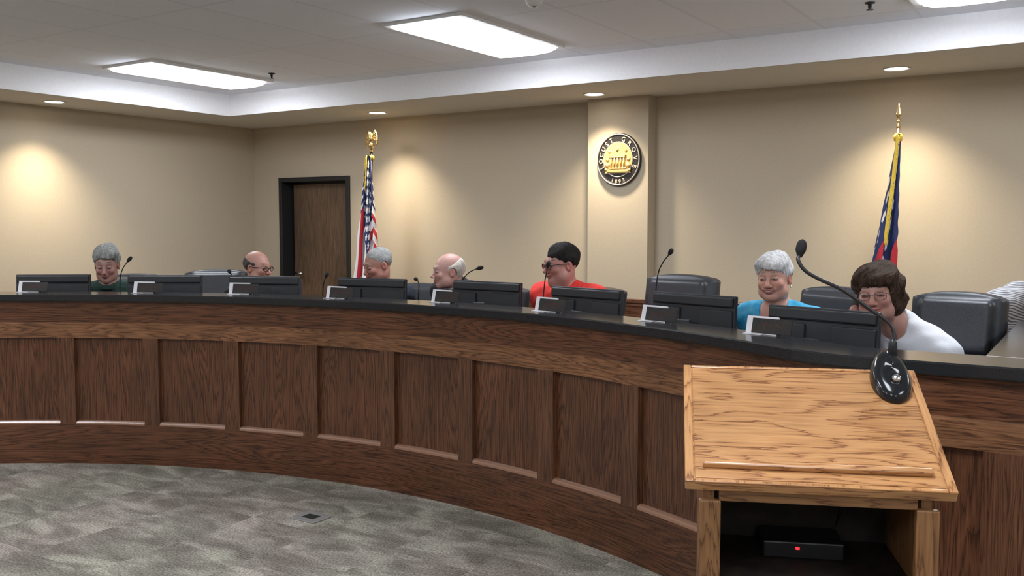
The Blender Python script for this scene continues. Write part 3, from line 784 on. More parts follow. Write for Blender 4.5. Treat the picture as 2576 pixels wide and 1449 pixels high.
def cap(a, b, ra, rb=None, k=.02, sub=False):
    a = A(*a); b = A(*b); rb = ra if rb is None else rb; m = max(ra, rb) + k + .03
    lo = np.minimum(a, b) - m; hi = np.maximum(a, b) + m
    def f(X, Y, Z):
        d = b - a; L = float(d @ d) + 1e-9
        t = np.clip(((X - a[0]) * d[0] + (Y - a[1]) * d[1] + (Z - a[2]) * d[2]) / L, 0, 1)
        return np.sqrt((X - a[0] - t * d[0]) ** 2 + (Y - a[1] - t * d[1]) ** 2 + (Z - a[2] - t * d[2]) ** 2) - (ra + (rb - ra) * t)
    return (f, lo, hi, k, sub)
def ell(c, r, Rm=None, k=.02, sub=False):
    c = A(*c); r = A(*r); m = float(r.max()) + k + .03; Rm = np.eye(3, dtype=np.float32) if Rm is None else Rm.astype(np.float32)
    def f(X, Y, Z):
        x, y, z = X - c[0], Y - c[1], Z - c[2]
        p = [x * Rm[0, i] + y * Rm[1, i] + z * Rm[2, i] for i in range(3)]
        k0 = np.sqrt((p[0] / r[0]) ** 2 + (p[1] / r[1]) ** 2 + (p[2] / r[2]) ** 2)
        k1 = np.sqrt((p[0] / r[0] ** 2) ** 2 + (p[1] / r[1] ** 2) ** 2 + (p[2] / r[2] ** 2) ** 2) + 1e-6
        return k0 * (k0 - 1) / k1
    return (f, c - m, c + m, k, sub)
def rbox(c, h, r, Rm=None, k=.02, sub=False):
    c = A(*c); h = A(*h); m = float(np.linalg.norm(h)) + k + .03; Rm = np.eye(3, dtype=np.float32) if Rm is None else Rm.astype(np.float32)
    def f(X, Y, Z):
        x, y, z = X - c[0], Y - c[1], Z - c[2]
        p = [np.abs(x * Rm[0, i] + y * Rm[1, i] + z * Rm[2, i]) - (h[i] - r) for i in range(3)]
        return np.sqrt(sum(np.maximum(q, 0) ** 2 for q in p)) + np.minimum(np.maximum(np.maximum(p[0], p[1]), p[2]), 0) - r
    return (f, c - m, c + m, k, sub)
def grow(p, g):
    f, lo, hi, k, sub = p
    return (lambda X, Y, Z: f(X, Y, Z) - g, lo - g, hi + g, k, sub)
def evalp(prims, xs, ys, zs):
    V = np.full((len(xs), len(ys), len(zs)), .2, dtype=np.float32)
    for f, lo, hi, k, sub in prims:
        i0, i1 = np.searchsorted(xs, lo[0]), np.searchsorted(xs, hi[0]); j0, j1 = np.searchsorted(ys, lo[1]), np.searchsorted(ys, hi[1]); k0, k1 = np.searchsorted(zs, lo[2]), np.searchsorted(zs, hi[2])
        if i1 <= i0 or j1 <= j0 or k1 <= k0: continue
        d = f(xs[i0:i1, None, None], ys[None, j0:j1, None], zs[None, None, k0:k1]); v = V[i0:i1, j0:j1, k0:k1]
        if sub:
            d = -d; h = np.clip(.5 - .5 * (d - v) / -k, 0, 1) if False else np.clip(.5 + .5 * (d - v) / k, 0, 1)
            V[i0:i1, j0:j1, k0:k1] = v + (d - v) * h + k * h * (1 - h)
        else:
            h = np.clip(.5 + .5 * (v - d) / k, 0, 1); V[i0:i1, j0:j1, k0:k1] = v + (d - v) * h - k * h * (1 - h)
    return V
def surface(V, xs, ys, zs, name, mats, parent=None):
    """surface nets"""
    V = V.copy(); V[0] = V[-1] = .1; V[:, 0] = V[:, -1] = .1; V[:, :, 0] = V[:, :, -1] = .1
    S = V < 0; nx, ny, nz = V.shape
    c = sum(S[i:nx - 1 + i, j:ny - 1 + j, k:nz - 1 + k].astype(np.int8) for i in (0, 1) for j in (0, 1) for k in (0, 1))
    act = (c > 0) & (c < 8); I, J, K = np.nonzero(act)
    acc = np.zeros((len(I), 3)); cnt = np.zeros(len(I))
    ax = (xs, ys, zs)
    cor = [(i, j, k) for i in (0, 1) for j in (0, 1) for k in (0, 1)]
    for p in cor:
        for d in range(3):
            if p[d] == 1: continue
            q = list(p); q[d] = 1
            va = V[I + p[0], J + p[1], K + p[2]]; vb = V[I + q[0], J + q[1], K + q[2]]
            m = (va < 0) != (vb < 0); t = np.where(m, va / np.where(m, va - vb, 1), 0)
            base = [xs[I + p[0]], ys[J + p[1]], zs[K + p[2]]]; ijk = (I, J, K)
            step = ax[d][ijk[d] + 1] - ax[d][ijk[d]]
            P = np.stack(base, -1).astype(float); P[:, d] += t * step
            acc += P * m[:, None]; cnt += m
    P = acc / cnt[:, None]
    idx = -np.ones(act.shape, dtype=np.int64); idx[act] = np.arange(len(I))
    F = []
    for d in range(3):
        a = [slice(1, -1)] * 3; a[d] = slice(0, -1); b = [slice(1, -1)] * 3; b[d] = slice(1, None)
        s0, s1 = S[tuple(a)], S[tuple(b)]
        e = np.nonzero(s0 != s1); flip = s0[e]
        g = [e[0] + 1, e[1] + 1, e[2] + 1]; g[d] = e[d]
        o = [x for x in (0, 1, 2) if x != d]
        def at(da, db):
            h = list(g); h[o[0]] = g[o[0]] - da; h[o[1]] = g[o[1]] - db; return idx[h[0], h[1], h[2]]
        q = np.stack([at(1, 1), at(0, 1), at(0, 0), at(1, 0)], -1)
        if d == 1: flip = ~flip
        q = np.where(flip[:, None], q, q[:, ::-1]); F.append(q)
    F = np.concatenate(F); F = F[(F >= 0).all(1)]
    me = D.meshes.new(name); me.vertices.add(len(P)); me.vertices.foreach_set('co', P.astype(np.float32).ravel())
    me.loops.add(F.size); me.loops.foreach_set('vertex_index', F.astype(np.int32).ravel())
    me.polygons.add(len(F)); me.polygons.foreach_set('loop_start', np.arange(0, F.size, 4, dtype=np.int32))
    me.polygons.foreach_set('loop_total', np.full(len(F), 4, dtype=np.int32))
    me.update(calc_edges=True); me.validate(); me.shade_smooth()
    for m in (mats if isinstance(mats, (list, tuple)) else [mats]): me.materials.append(m)
    o = link(name, me, None, parent); return o, P

def solid(prims, step, name, m, parent=None, post=None):
    lo = np.min([p[1] for p in prims if not p[4]], 0) + .02; hi = np.max([p[2] for p in prims if not p[4]], 0) - .02
    xs, ys, zs = [axis([(lo[i], hi[i], step)]) for i in range(3)]
    V = evalp(prims, xs, ys, zs)
    if post is not None: V = post(V, xs[:, None, None], ys[None, :, None], zs[None, None, :])
    return surface(V, xs, ys, zs, name, m, parent)[0]

# ------------------------------------------------------------------ executive chairs
def rotx(a): c, s = math.cos(a), math.sin(a); return np.array([[1, 0, 0], [0, c, -s], [0, s, c]])
def rotz(a): c, s = math.cos(a), math.sin(a); return np.array([[c, -s, 0], [s, c, 0], [0, 0, 1]])
def roty(a): c, s = math.cos(a), math.sin(a); return np.array([[c, 0, s], [0, 1, 0], [-s, 0, c]])
def make_chair():
    t = thing('office_chair', '', 'chair')
    Rb = rotx(R(-10))
    def bow(V, X, Y, Z):
        # rounded shoulders: trim the top corners with a broad arch
        arch = Z - (1.155 - .9 * np.maximum(0, np.abs(X) - .02) ** 2.3)
        return np.maximum(V, arch * .8 + .0 * Y)
    back = [rbox((0, .27, .82), (.265, .06, .35), .055, Rb, .02), rbox((0, .225, .99), (.20, .035, .13), .03, Rb, .03), rbox((0, .205, .72), (.20, .035, .12), .03, Rb, .03)]
    solid(back, .009, 'backrest', M_leather, t, bow)
    solid([rbox((0, -.02, .40), (.255, .25, .05), .045), rbox((0, -.20, .405), (.22, .06, .045), .04, None, .04)], .011, 'seat', M_leather, t)
    mb = MB(); mb.tube([(0, 0, .10), (0, 0, .30), (0, 0, .301), (0, 0, .35)], [.03, .03, .018, .018], 16); mb.box((0, 0, .345), (.2, .2, .03), .008); mb.build('gas_column', M_blackm, t)
    mb = MB()
    for k in range(5):
        a = 2 * PI * k / 5; mb.tube([(0, 0, .12), (.30 * math.cos(a), .30 * math.sin(a), .075)], [.028, .018], 10)
    mb.build('base', M_blackm, t)
    for k in range(5):
        a = 2 * PI * k / 5; x, y = .30 * math.cos(a), .30 * math.sin(a)
        mb = MB(); mb.tube([(x, y, .075), (x, y, .05)], .008, 8)
        for q in (-.012, .012): mb.tube([(x - .009 + q, y, .028), (x + .009 + q, y, .028)], .027, 14)
        mb.build('caster', M_black, t)
    return t
CH = [(-2.44, 5.50, -4, 1.0, 1, 0, 'empty black leather office chair in front of the wall just right of the column'),
      (-.665, 4.79, -5, 1.0, .84, 0, 'rightmost black leather office chair, behind the person in the white top'),
      (-1.385, 4.875, -28, 1.0, 1, 0, 'black leather office chair of the person in turquoise, showing to the right of the shoulder'),
      (-6.19, 5.03, 44, .93, 1, 0, 'empty black leather office chair left of the bald person with glasses'),
      (-5.50, 4.955, 40, .88, 1, 0, 'black leather office chair of the bald person with glasses'),
      (-4.416, 5.24, 5, .84, .92, 0, 'black leather office chair of the short grey-haired person by the national flag'),
      (-3.79, 5.30, -10, .84, .92, 0, 'black leather office chair of the person in the black suit'),
      (-3.09, 5.42, -10, .86, .95, 0, 'black leather office chair of the person in the red shirt'),
      (-6.555, 4.445, 40, .90, 1, 0, 'black leather office chair of the grey-haired person in green')]
chair0 = make_chair(); first = True
for k, (x, y, rz, cs, cx, _u, lb) in enumerate(CH):
    o = chair0 if first else copy_tree(chair0); first = False
    o.location = (x, y, PLAT); o.scale = (cx, 1, 1); o.rotation_euler = (0, 0, R(rz)); o['label'] = lb; o['group'] = 'black leather office chairs behind the desk'
    for c in list(o.children):
        if c.name.startswith('backrest'): c.scale = (1, 1, cs); c.location = (0, .03, .44 * (1 - cs))
# ------------------------------------------------------------------ figures
def cloth_mat(name, c1, c2, scale=60, rough=.85, stripes=None):
    m = noisy(name, c1, c2, scale, rough, .25, 3.0)
    if stripes:
        b = m.node_tree.nodes['Principled BSDF']; tc = nd(m, 'ShaderNodeTexCoord')
        mp = nd(m, 'ShaderNodeMapping'); mp.inputs['Rotation'].default_value = (R(20), R(12), 0); lk(m, tc.outputs['Object'], mp.inputs[0])
        wv = nd(m, 'ShaderNodeTexWave', bands_direction='Z', Scale=stripes[0], Distortion=1.2); lk(m, mp.outputs[0], wv.inputs['Vector'])
        r = ramp(m, [(.30, stripes[1]), (.5, stripes[2])]); lk(m, wv.outputs[0], r.inputs[0]); lk(m, r.outputs[0], b.inputs['Base Color'])
    return m
def hair_mat(name, c1, c2):
    m = noisy(name, c1, c2, 40, .78, .4, 5.0, .003)
    b = m.node_tree.nodes['Principled BSDF']
    tc = [n for n in m.node_tree.nodes if n.bl_idname == 'ShaderNodeTexCoord'][0]; ns = [n for n in m.node_tree.nodes if n.bl_idname == 'ShaderNodeTexNoise'][0]
    mp = nd(m, 'ShaderNodeMapping'); mp.inputs['Scale'].default_value = (1.0, 1.6, .45); lk(m, tc.outputs['Object'], mp.inputs[0]); lk(m, mp.outputs[0], ns.inputs['Vector'])
    ns.inputs['Distortion'].default_value = 1.5; b.inputs['Specular IOR Level'].default_value = .2
    return m

def person(label, hc, face, bodydir, lean=.19, pitch=0, roll=0, sc=1.0, skin=(.50, .27, .20), hair=None, hairm=None, shirt=None,
           shirt_neck=None, smile=0, brow=(.12, .09, .07), glasses=None, jowl=0.0, wide=1.0, eyes_closed=False, cheek_hand=False,
           body_shift=(0, 0), shoulders=.185, collar=None, earring=False, vneck=0.0, sleeve='long', trouser=(.02, .022, .03), tie=None, hide_face=False, blush=1.0, drop=.150, nback=.045, tilt=0.0, hipoff=(0, 0)):
    root = thing('person', label, 'person', (hc[0], hc[1], PLAT), 0, None)
    hc = np.array([0, 0, hc[2] - PLAT])
    Rh = rotz(R(face + 90)) @ roty(R(roll)) @ rotx(R(pitch))
    Rb = rotz(R(bodydir + 90))
    H = lambda x, y, z: hc + Rh @ (np.array([x * wide, y, z]) * sc)
    fb = -Rb[:, 1]; rb = Rb[:, 0]                       # forward and right(image) of the body
    hip = np.array([0, 0, .57]) - fb * lean + np.array([body_shift[0] + hipoff[0], body_shift[1] + hipoff[1], 0])
    nb = hc + Rb @ np.array([0, nback, -drop]) + np.array([body_shift[0], body_shift[1], 0]) * .45
    nb[2] = hc[2] - drop * sc
    shc = nb + np.array([0, 0, -.065]) + Rb @ np.array([0, .02, 0]) + np.array([body_shift[0], body_shift[1], 0]) * .25
    SL = shc - rb * shoulders + np.array([0, 0, tilt * .5]); SRt = shc + rb * shoulders - np.array([0, 0, tilt])
    chest = shc * .72 + hip * .28 + np.array([0, 0, -.03]); belly = shc * .35 + hip * .65
    up = (shc - hip); up /= np.linalg.norm(up); sd = rb; bk = np.cross(up, sd) * -1
    Rt = np.stack([sd, np.cross(up, sd), up], 1)
    # ---- head
    e = lambda c, r, k=.02, sub=False: ell(H(*c), np.array(r) * sc * np.array([wide, 1, 1]), Rh, k, sub)
    s = sc
    head = [e((0, .018, .034), (.077, .097, .086), .01), e((0, -.022, -.02), (.063 + jowl * .3, .070, .088), .03),
            e((0, -.064, -.090), (.030 + jowl * .2, .026, .024), .03)]
    for q in (-1, 1):
        head += [e((q * (.042 + jowl * .5), -.022, -.068), (.028 + jowl * .6, .040, .034 + jowl * .5), .03), e((q * .041, -.066, -.024), (.021, .022, .020), .02)]
        head += [e((q * .031, -.096, .004), (.016, .013, .011), .012, True)]
    head += [cap(H(-.034, -.083, .027), H(.034, -.083, .027), .010 * s, .010 * s, .018 * s)]
    head += [cap(H(0, -.088, .010), H(0, -.113, -.028), .0075 * s, .0125 * s, .014 * s)]
    for q in (-1, 1):
        head += [e((q * .0125, -.103, -.033), (.009, .009, .008), .006)]
        head += [e((q * .031, -.082, .004), (.0155, .013, .0115), .004)]      # lids
        head += [e((q * .0780, .012, -.008), (.010, .020, .031), .006), e((q * .086, .004, -.004), (.006, .010, .018), .006, True)]
    head += [e((0, -.094, -.052), (.024 + .004 * smile, .011, .0065), .008), e((0, -.091, -.063), (.021 + .003 * smile, .011, .0075), .008)]
    if smile:
        for q in (-1, 1): head += [cap(H(q * .029, -.085, -.048), H(q * .037, -.072, -.030), .007 * s, .009 * s, .012 * s)]
        for x_ in (-.02, -.01, 0, .01, .02): head += [e((x_, -.104, -.056 + 14 * x_ * x_), (.007, .008, .0032), .003, True)]
    else:
        head += [cap(H(-.020, -.106, -.0575), H(.020, -.106, -.0575), .0028 * s, .0028 * s, .003, True)]
    if jowl > .008: head += [e((0, -.03, -.115), (.055, .05, .03), .04)]
    # ---- neck, torso, arms, legs
    neck = [cap(H(0, .020, -.055), nb + np.array([0, 0, -.03]), .053 * s + jowl * .6, .060, .03)]
    torso = [ell(hip + np.array([0, 0, .02]), (.17, .13, .13), Rt, .05), ell(belly, (.160, .112, .16), Rt, .06), ell(chest, (shoulders * .98, .118, .17), Rt, .06),
             cap(SL, SRt, .066, .066, .05), cap(nb + np.array([0, 0, -.02]), SL * .7 + shc * .3, .05, .055, .05), cap(nb + np.array([0, 0, -.02]), SRt * .7 + shc * .3, .05, .055, .05)]
    arms = []; hands = []; sleeves = []
    desk_z = .75 + .042
    for q, S_ in ((-1, SL), (1, SRt)):
        if cheek_hand and q == -1:
            W = H(-.112, -.020, -.150); El = np.array([W[0], W[1], desk_z + .01]) + fb * .06 - rb * .02
            El[2] = desk_z + .022
            arms += [cap(S_, El, .050, .040, .03), cap(El, W, .038, .026, .02)]
            sleeves += [cap(S_, El, .050, .040, .03), cap(El, El * .25 + W * .75, .038, .030, .02)]
            pc = H(-.100, -.030, -.095)
            hands += [cap(W, pc, .024, .026, .02), ell(pc, (.020, .033, .038), Rh, .01)]
            for i, (yy, zz) in enumerate(((-.090, -.062), (-.076, -.052), (-.062, -.046), (-.046, -.044))):
                k1 = H(-.104, yy + .022, zz - .022); k2 = H(-.094 + .003 * i, yy + .020, zz + .004 - .003 * i); k3 = H(-.080, yy + .018, zz - .016)
                hands += [cap(pc, k1, .010, .0095, .006), cap(k1, k2, .0095, .009, .003), cap(k2, k3, .009, .0075, .003)]
            hands += [cap(H(-.092, -.058, -.118), H(-.074, -.070, -.100), .0105, .009, .004)]
        else:
            El = S_ * .35 + (hip + rb * q * shoulders) * .65 + rb * q * .02; El[2] = .755
            W = hip + fb * .22 + rb * q * .10; W[2] = .650
            arms += [cap(S_, El, .050, .041, .03), cap(El, W, .039, .026, .02)]
            sleeves += [cap(S_, El, .050, .041, .03)] if sleeve == 'short' else [cap(S_, El, .050, .041, .03), cap(El, W, .039, .029, .02)]
            if sleeve == 'short': sleeves = sleeves[:-1] + [cap(S_, S_ * .35 + El * .65, .052, .046, .03)]
            hd = (fb * .95 - rb * q * .3); hd /= np.linalg.norm(hd); sdv = np.cross(hd, [0, 0, 1])
            pc = W + hd * .055
            hands += [cap(W, pc, .024, .028, .015), cap(pc - sdv * .02, pc + sdv * .02, .016, .016, .012)]
            for i, l in enumerate((.062, .072, .067, .052)):
                b0_ = pc + sdv * (-.030 + .020 * i) + hd * .02; b1_ = b0_ + hd * l * .55 + np.array([0, 0, .008]); b2_ = b0_ + hd * l + np.array([0, 0, -.012])
                hands += [cap(b0_, b1_, .0095, .009, .004), cap(b1_, b2_, .009, .0075, .003)]
            tb = W + hd * .03 + rb * (-q) * .022; hands += [cap(tb, tb + hd * .035 - rb * q * .022, .011, .009, .006)]
    legs = []
    for q in (-1, 1):
        a0_ = hip + rb * q * .09 + np.array([0, 0, -.02]); kn = a0_ + fb * .40 + rb * q * .04; kn[2] = .50; ft = kn + fb * .02; ft[2] = .09
        legs += [cap(a0_, kn, .085, .062, .04), cap(kn, ft, .058, .042, .03)]
    feet = [cap(l_, l_, .045) for l_ in []]
    shoes = []
    for q in (-1, 1):
        kn = hip + rb * q * .13 + fb * .42; p_ = np.array([kn[0], kn[1], .05]); shoes.append([cap(p_ - fb * .04, p_ + fb * .13, .042, .038, .02), rbox(p_ + fb * .05 + np.array([0, 0, -.04]), (.045, .14, .012), .01, Rb, .01)])
    allp = head + neck + torso + arms + hands + legs
    if hide_face: allp = allp
    lo = np.min([p[1] for p in allp if not p[4]], 0) + .03; hi = np.max([p[2] for p in allp if not p[4]], 0) - .03; lo[2] = max(lo[2], .03)
    fr = .135 * sc; fine = .0036
    xs = fine_axis(lo[0], hi[0], hc[0] - fr, hc[0] + fr, .009, fine); ys = fine_axis(lo[1], hi[1], hc[1] - fr, hc[1] + fr, .009, fine)
    z0 = max(hc[2] - .15 * sc, lo[2]); zs = axis([(lo[2], .66, .016), (.66, z0, .009), (z0, hc[2] + .135 * sc, fine)])
    V = evalp(allp, xs, ys, zs)
    body, P = surface(V, xs, ys, zs, 'body', M_skin, root)
    # skin tint: lips, cheeks, ears, brows
    q = (P - hc) @ Rh / sc; q[:, 0] /= wide
    n = len(P); C = np.tile(np.array(skin), (n, 1)).astype(float)
    def blend(wt, col): C[:] = C * (1 - wt[:, None]) + np.array(col) * wt[:, None]
    near = (np.abs(q) < .16).all(1)
    g = lambda cx, cy, cz, rx, ry, rz: np.exp(-(((q[:, 0] - cx) / rx) ** 2 + ((q[:, 1] - cy) / ry) ** 2 + ((q[:, 2] - cz) / rz) ** 2)) * near
    rosy = (skin[0] * 1.02, skin[1] * .70, skin[2] * .68)
    for sx in (-1, 1):
        blend(.5 * blush * g(sx * .045, -.07, -.03, .026, .04, .024), rosy); blend(.7 * g(sx * .084, .01, -.01, .02, .03, .035), rosy)
        blend(np.clip(1.5 * g(sx * .034, -.088, .030 + .006, .020, .025, .0055), 0, 1) * .85, brow)
        blend(np.clip(1.6 * g(sx * .031, -.09, .002, .017, .02, .0048), 0, 1) * .8, (.10, .06, .05))     # lash line
    blend(.6 * g(0, -.115, -.028, .018, .02, .016), rosy)
    lw_ = np.clip(2 * np.exp(-((q[:, 0] / .027) ** 4)) * np.exp(-(((q[:, 2] + .0575) / .0115) ** 4)) * (q[:, 1] < -.07) * near, 0, 1); blend(lw_ * .55, (skin[0] * .80, skin[1] * .45, skin[2] * .48))
    cz = -.0575 + (9 * q[:, 0] ** 2 if smile else 0)
    blend(.9 * np.clip(2 * np.exp(-((q[:, 0] / (.023 + .006 * smile)) ** 4 + ((q[:, 2] - cz) / (.0020 + .0024 * smile)) ** 2)) * near * (q[:, 1] < -.06), 0, 1), (.12, .03, .03))
    if smile: blend(.8 * np.clip(2 * np.exp(-((q[:, 0] / .017) ** 4 + ((q[:, 2] - cz - .0008) / .0018) ** 2)) * near * (q[:, 1] < -.06), 0, 1), (.62, .56, .50))
    ca = body.data.color_attributes.new('Col', 'FLOAT_COLOR', 'POINT'); c4 = np.ones((n, 4)); c4[:, :3] = C; ca.data.foreach_set('color', c4.astype(np.float32).ravel())
    # ---- eyes
    if not eyes_closed:
        for sx in (-1, 1):
            bm = bmesh.new(); bmesh.ops.create_uvsphere(bm, u_segments=20, v_segments=14, radius=.0135 * sc)
            mb = MB(); mats_ = [mat_eye, mat_iris]
            M4 = Matrix.Translation(H(sx * .031, -.0825, .0035)) @ Matrix([list(r) for r in Rh]).to_4x4() @ Matrix.Diagonal((1.0, 1.0, .42, 1))
            bm.verts.index_update(); vs = [M4 @ v.co for v in bm.verts]
            for f in bm.faces:
                cn = f.calc_center_median(); ir = (cn.x ** 2 + cn.z ** 2) < (.0066 * sc) ** 2 and cn.y < 0
                mb.f.append([v.index for v in f.verts]); mb.m.append(1 if ir else 0); mb.sm.append(True); mb.uv.append(None)
            mb.v = [tuple(v) for v in vs]; bm.free(); mb.build('eye', mats_, root)
    # ---- hair
    if hair:
        r = .135 * sc; hx = axis([(hc[0] - r, hc[0] + r, .0042)]); hy = axis([(hc[1] - r, hc[1] + r, .0042)]); hz = axis([(hc[2] - .165 * sc, hc[2] + .15 * sc, .0042)])
        X, Y, Z = np.meshgrid(hx, hy, hz, indexing='ij'); Q = np.stack([X - hc[0], Y - hc[1], Z - hc[2]], -1) @ Rh.astype(np.float32) / sc; Q[..., 0] /= wide
        x, y, z = Q[..., 0], Q[..., 1], Q[..., 2]
        def el(c, rr):
            a = ((x - c[0]) / rr[0]) ** 2 + ((y - c[1]) / rr[1]) ** 2 + ((z - c[2]) / rr[2]) ** 2; b = ((x - c[0]) / rr[0] ** 2) ** 2 + ((y - c[1]) / rr[1] ** 2) ** 2 + ((z - c[2]) / rr[2] ** 2) ** 2
            k0 = np.sqrt(a); return k0 * (k0 - 1) / (np.sqrt(b) + 1e-6)
        d = el(*hair['ell'][0])
        for eo in hair['ell'][1:]: e2 = el(*eo); hh = np.clip(.5 + .5 * (d - e2) / .03, 0, 1); d = d + (e2 - d) * hh - .03 * hh * (1 - hh)
        amp = hair.get('amp', .0022)
        wv = np.sin(x * 47 + 2.2 * np.sin(z * 31 + 1) + 1.3 * np.sin(y * 37))
        d = d - amp * (wv + .8 * np.sin(z * 55 + 2 * np.sin(x * 29) - y * 41)) - amp * .42 * np.sin(x * 330 + 40 * z * wv + 14 * np.sin(y * 30) + 9 * np.sin(z * 34))
        gj = .005 * np.sin(x * 310 + 3 * np.sin(x * 77)) + .0025 * np.sin(y * 260 + z * 90)
        gl = np.interp(y.ravel(), hair['line'][0], hair['line'][1]).reshape(y.shape)
        gl = gl + gj
        if 'part' in hair: gl = gl + hair['part'] * x
        cut = (gl - z) * .8
        d = np.maximum(d, cut)
        if 'top' in hair:
            tl = np.interp(y.ravel(), hair['top'][0], hair['top'][1]).reshape(y.shape); d = np.maximum(d, (z - tl) * .8 if 'topx' not in hair else np.maximum((z - tl) * .8, -1))
        if 'earcut' in hair:
            ec = np.sqrt((y - .012) ** 2 + (z + .012) ** 2) - hair['earcut']; d = np.maximum(d, np.minimum(-ec, .02) if True else 0)
        surface((d * sc).astype(np.float32), hx, hy, hz, 'hair', hairm, root)
    # ---- clothes
    g_ = .013
    sp = [grow(p, g_) for p in torso + sleeves]
    if vneck: sp.append(ell(nb + fb * .06 + np.array([0, 0, -.01]), (.075, .07, vneck), Rb, .01, True))
    lo2 = np.min([p[1] for p in sp if not p[4]], 0) + .03; hi2 = np.max([p[2] for p in sp if not p[4]], 0) - .03
    xs2, ys2, zs2 = [axis([(lo2[i], hi2[i], .0085)]) for i in range(3)]
    Vs = evalp(sp, xs2, ys2, zs2)
    X, Y, Z = xs2[:, None, None], ys2[None, :, None], zs2[None, None, :]
    Vs = Vs + .0022 * np.sin(X * 46 + Z * 38 + 2 * np.sin(Y * 30)) + .0016 * np.sin(Z * 74 - X * 30 + Y * 41)
    surface(Vs.astype(np.float32), xs2, ys2, zs2, shirt_neck or 'shirt', shirt, root)
    tp = [grow(p, .012) for p in [torso[0]] + legs]
    solid(tp, .016, 'trousers', mat('trouser_cloth', trouser, .9), root)
    for sp_ in shoes: solid(sp_, .012, 'shoe', M_black, root)
    if collar:
        cm, ch, cr = collar
        mb = MB(); n2 = 30; vs = []
        for i in range(n2 + 1):
            a = R(-62) + (2 * PI - R(56)) * i / n2; a -= PI / 2
            for dz_, rr_ in ((0, cr + .020), (ch, cr), (ch - .004, cr + .010), (ch * .25, cr + .034)):
                o_ = nb + Rb @ np.array([rr_ * math.cos(a) * 1.02, rr_ * math.sin(a) * 1.0 - .002, dz_ - .030 + .014 * math.sin(a)]); vs.append(o_)
        mb.add(vs, [[i * 4 + j, i * 4 + (j + 1) % 4, (i + 1) * 4 + (j + 1) % 4, (i + 1) * 4 + j] for i in range(n2) for j in range(4)], None, 0, True)
        mb.build('collar', cm, root)
    if tie:
        mb = MB(); kn = nb + fb * .072 + np.array([0, 0, -.035]); mb.tube([kn + np.array([0, 0, .02]), kn, kn + fb * .03 + np.array([0, 0, -.05]), kn + fb * .05 + np.array([0, 0, -.2])], [.012, .017, .014, .026], 10)
        mb.build('necktie', tie, root)
    if glasses:
        mb = MB(); gz, gy = .003, -.108
        for sx in (-1, 1):
            mb.tube([Vector(H(sx * .032 + .0235 * math.cos(2 * PI * i / 20) * 1.0, gy + .010 * ((.0235 * math.cos(2 * PI * i / 20) * sx) / .0235 + 1) * .5, gz - .003 + .0165 * math.copysign(abs(math.sin(2 * PI * i / 20)) ** .8, math.sin(2 * PI * i / 20)))) for i in range(21)], glasses[1], 6, cap=False)
            mb.tube([Vector(H(sx * .055, gy + .012, gz + .006)), Vector(H(sx * .078, -.05, gz + .006)), Vector(H(sx * .084, .01, gz + .004)), Vector(H(sx * .082, .028, gz - .012))], glasses[1], 6)
        mb.tube([Vector(H(-.0085, gy, gz + .002)), Vector(H(0, gy - .004, gz + .005)), Vector(H(.0085, gy, gz + .002))], glasses[1], 6)
        go = mb.build('glasses', glasses[0], root)
        for sx in (-1, 1):
            mb = MB(); ring = [Vector(H(sx * .032 + .022 * math.cos(2 * PI * i / 20), gy + .001 + .010 * ((math.cos(2 * PI * i / 20) * sx) + 1) * .5, gz - .003 + .015 * math.sin(2 * PI * i / 20))) for i in range(20)]
            off_ = Vector(Rh @ np.array([0, .0012, 0])); m_ = len(ring)
            mb.add(ring + [p + off_ for p in ring], [list(range(m_))[::-1], list(range(m_, 2 * m_))] + [[i, (i + 1) % m_, m_ + (i + 1) % m_, m_ + i] for i in range(m_)]); mb.build('lens', M_glass, go)
    if earring:
        bm = bmesh.new(); bmesh.ops.create_icosphere(bm, subdivisions=2, radius=.006)
        MB().bm(bm, 0, True, Matrix.Translation(H(.082, .008, -.048))).build('earring', mat('gold_earring', (.9, .8, .6), .3, .8), root)
    return root

mat_eye = mat('eye_white', (.55, .50, .47), .25); mat_iris = mat('eye_iris', (.035, .022, .015), .2)
M_glass = mat('spectacle_lens', (1, 1, 1), .02); M_glass.node_tree.nodes['Principled BSDF'].inputs['Transmission Weight'].default_value = 1; M_glass.node_tree.nodes['Principled BSDF'].inputs['IOR'].default_value = 1.03
M_gl_dark = mat('dark_spectacle_frame', (.012, .010, .010), .3); M_gl_wire = mat('wire_spectacle_frame', (.08, .06, .05), .3, .6)
FULL = dict(ell=[((0, .020, .042), (.086, .104, .090))], line=([-.12, -.080, -.045, -.018, -.010, .03, .07, .12], [.072, .070, .045, -.015, -.035, -.03, -.075, -.09]), earcut=.033)
def st(**k): d = dict(FULL); d.update(k); return d
grey1 = hair_mat('iron_grey_hair', (.16, .165, .155), (.36, .36, .345)); dk = hair_mat('dark_grey_hair', (.05, .045, .04), (.11, .10, .09))
sgrey = hair_mat('silver_short_hair', (.22, .22, .21), (.40, .40, .39)); whit = hair_mat('white_hair', (.50, .47, .42), (.68, .64, .58))
blackh = hair_mat('black_hair', (.008, .007, .007), (.024, .018, .016)); silv = hair_mat('silver_hair', (.36, .36, .36), (.72, .71, .71)); brn = hair_mat('brown_hair', (.020, .011, .007), (.075, .043, .026))

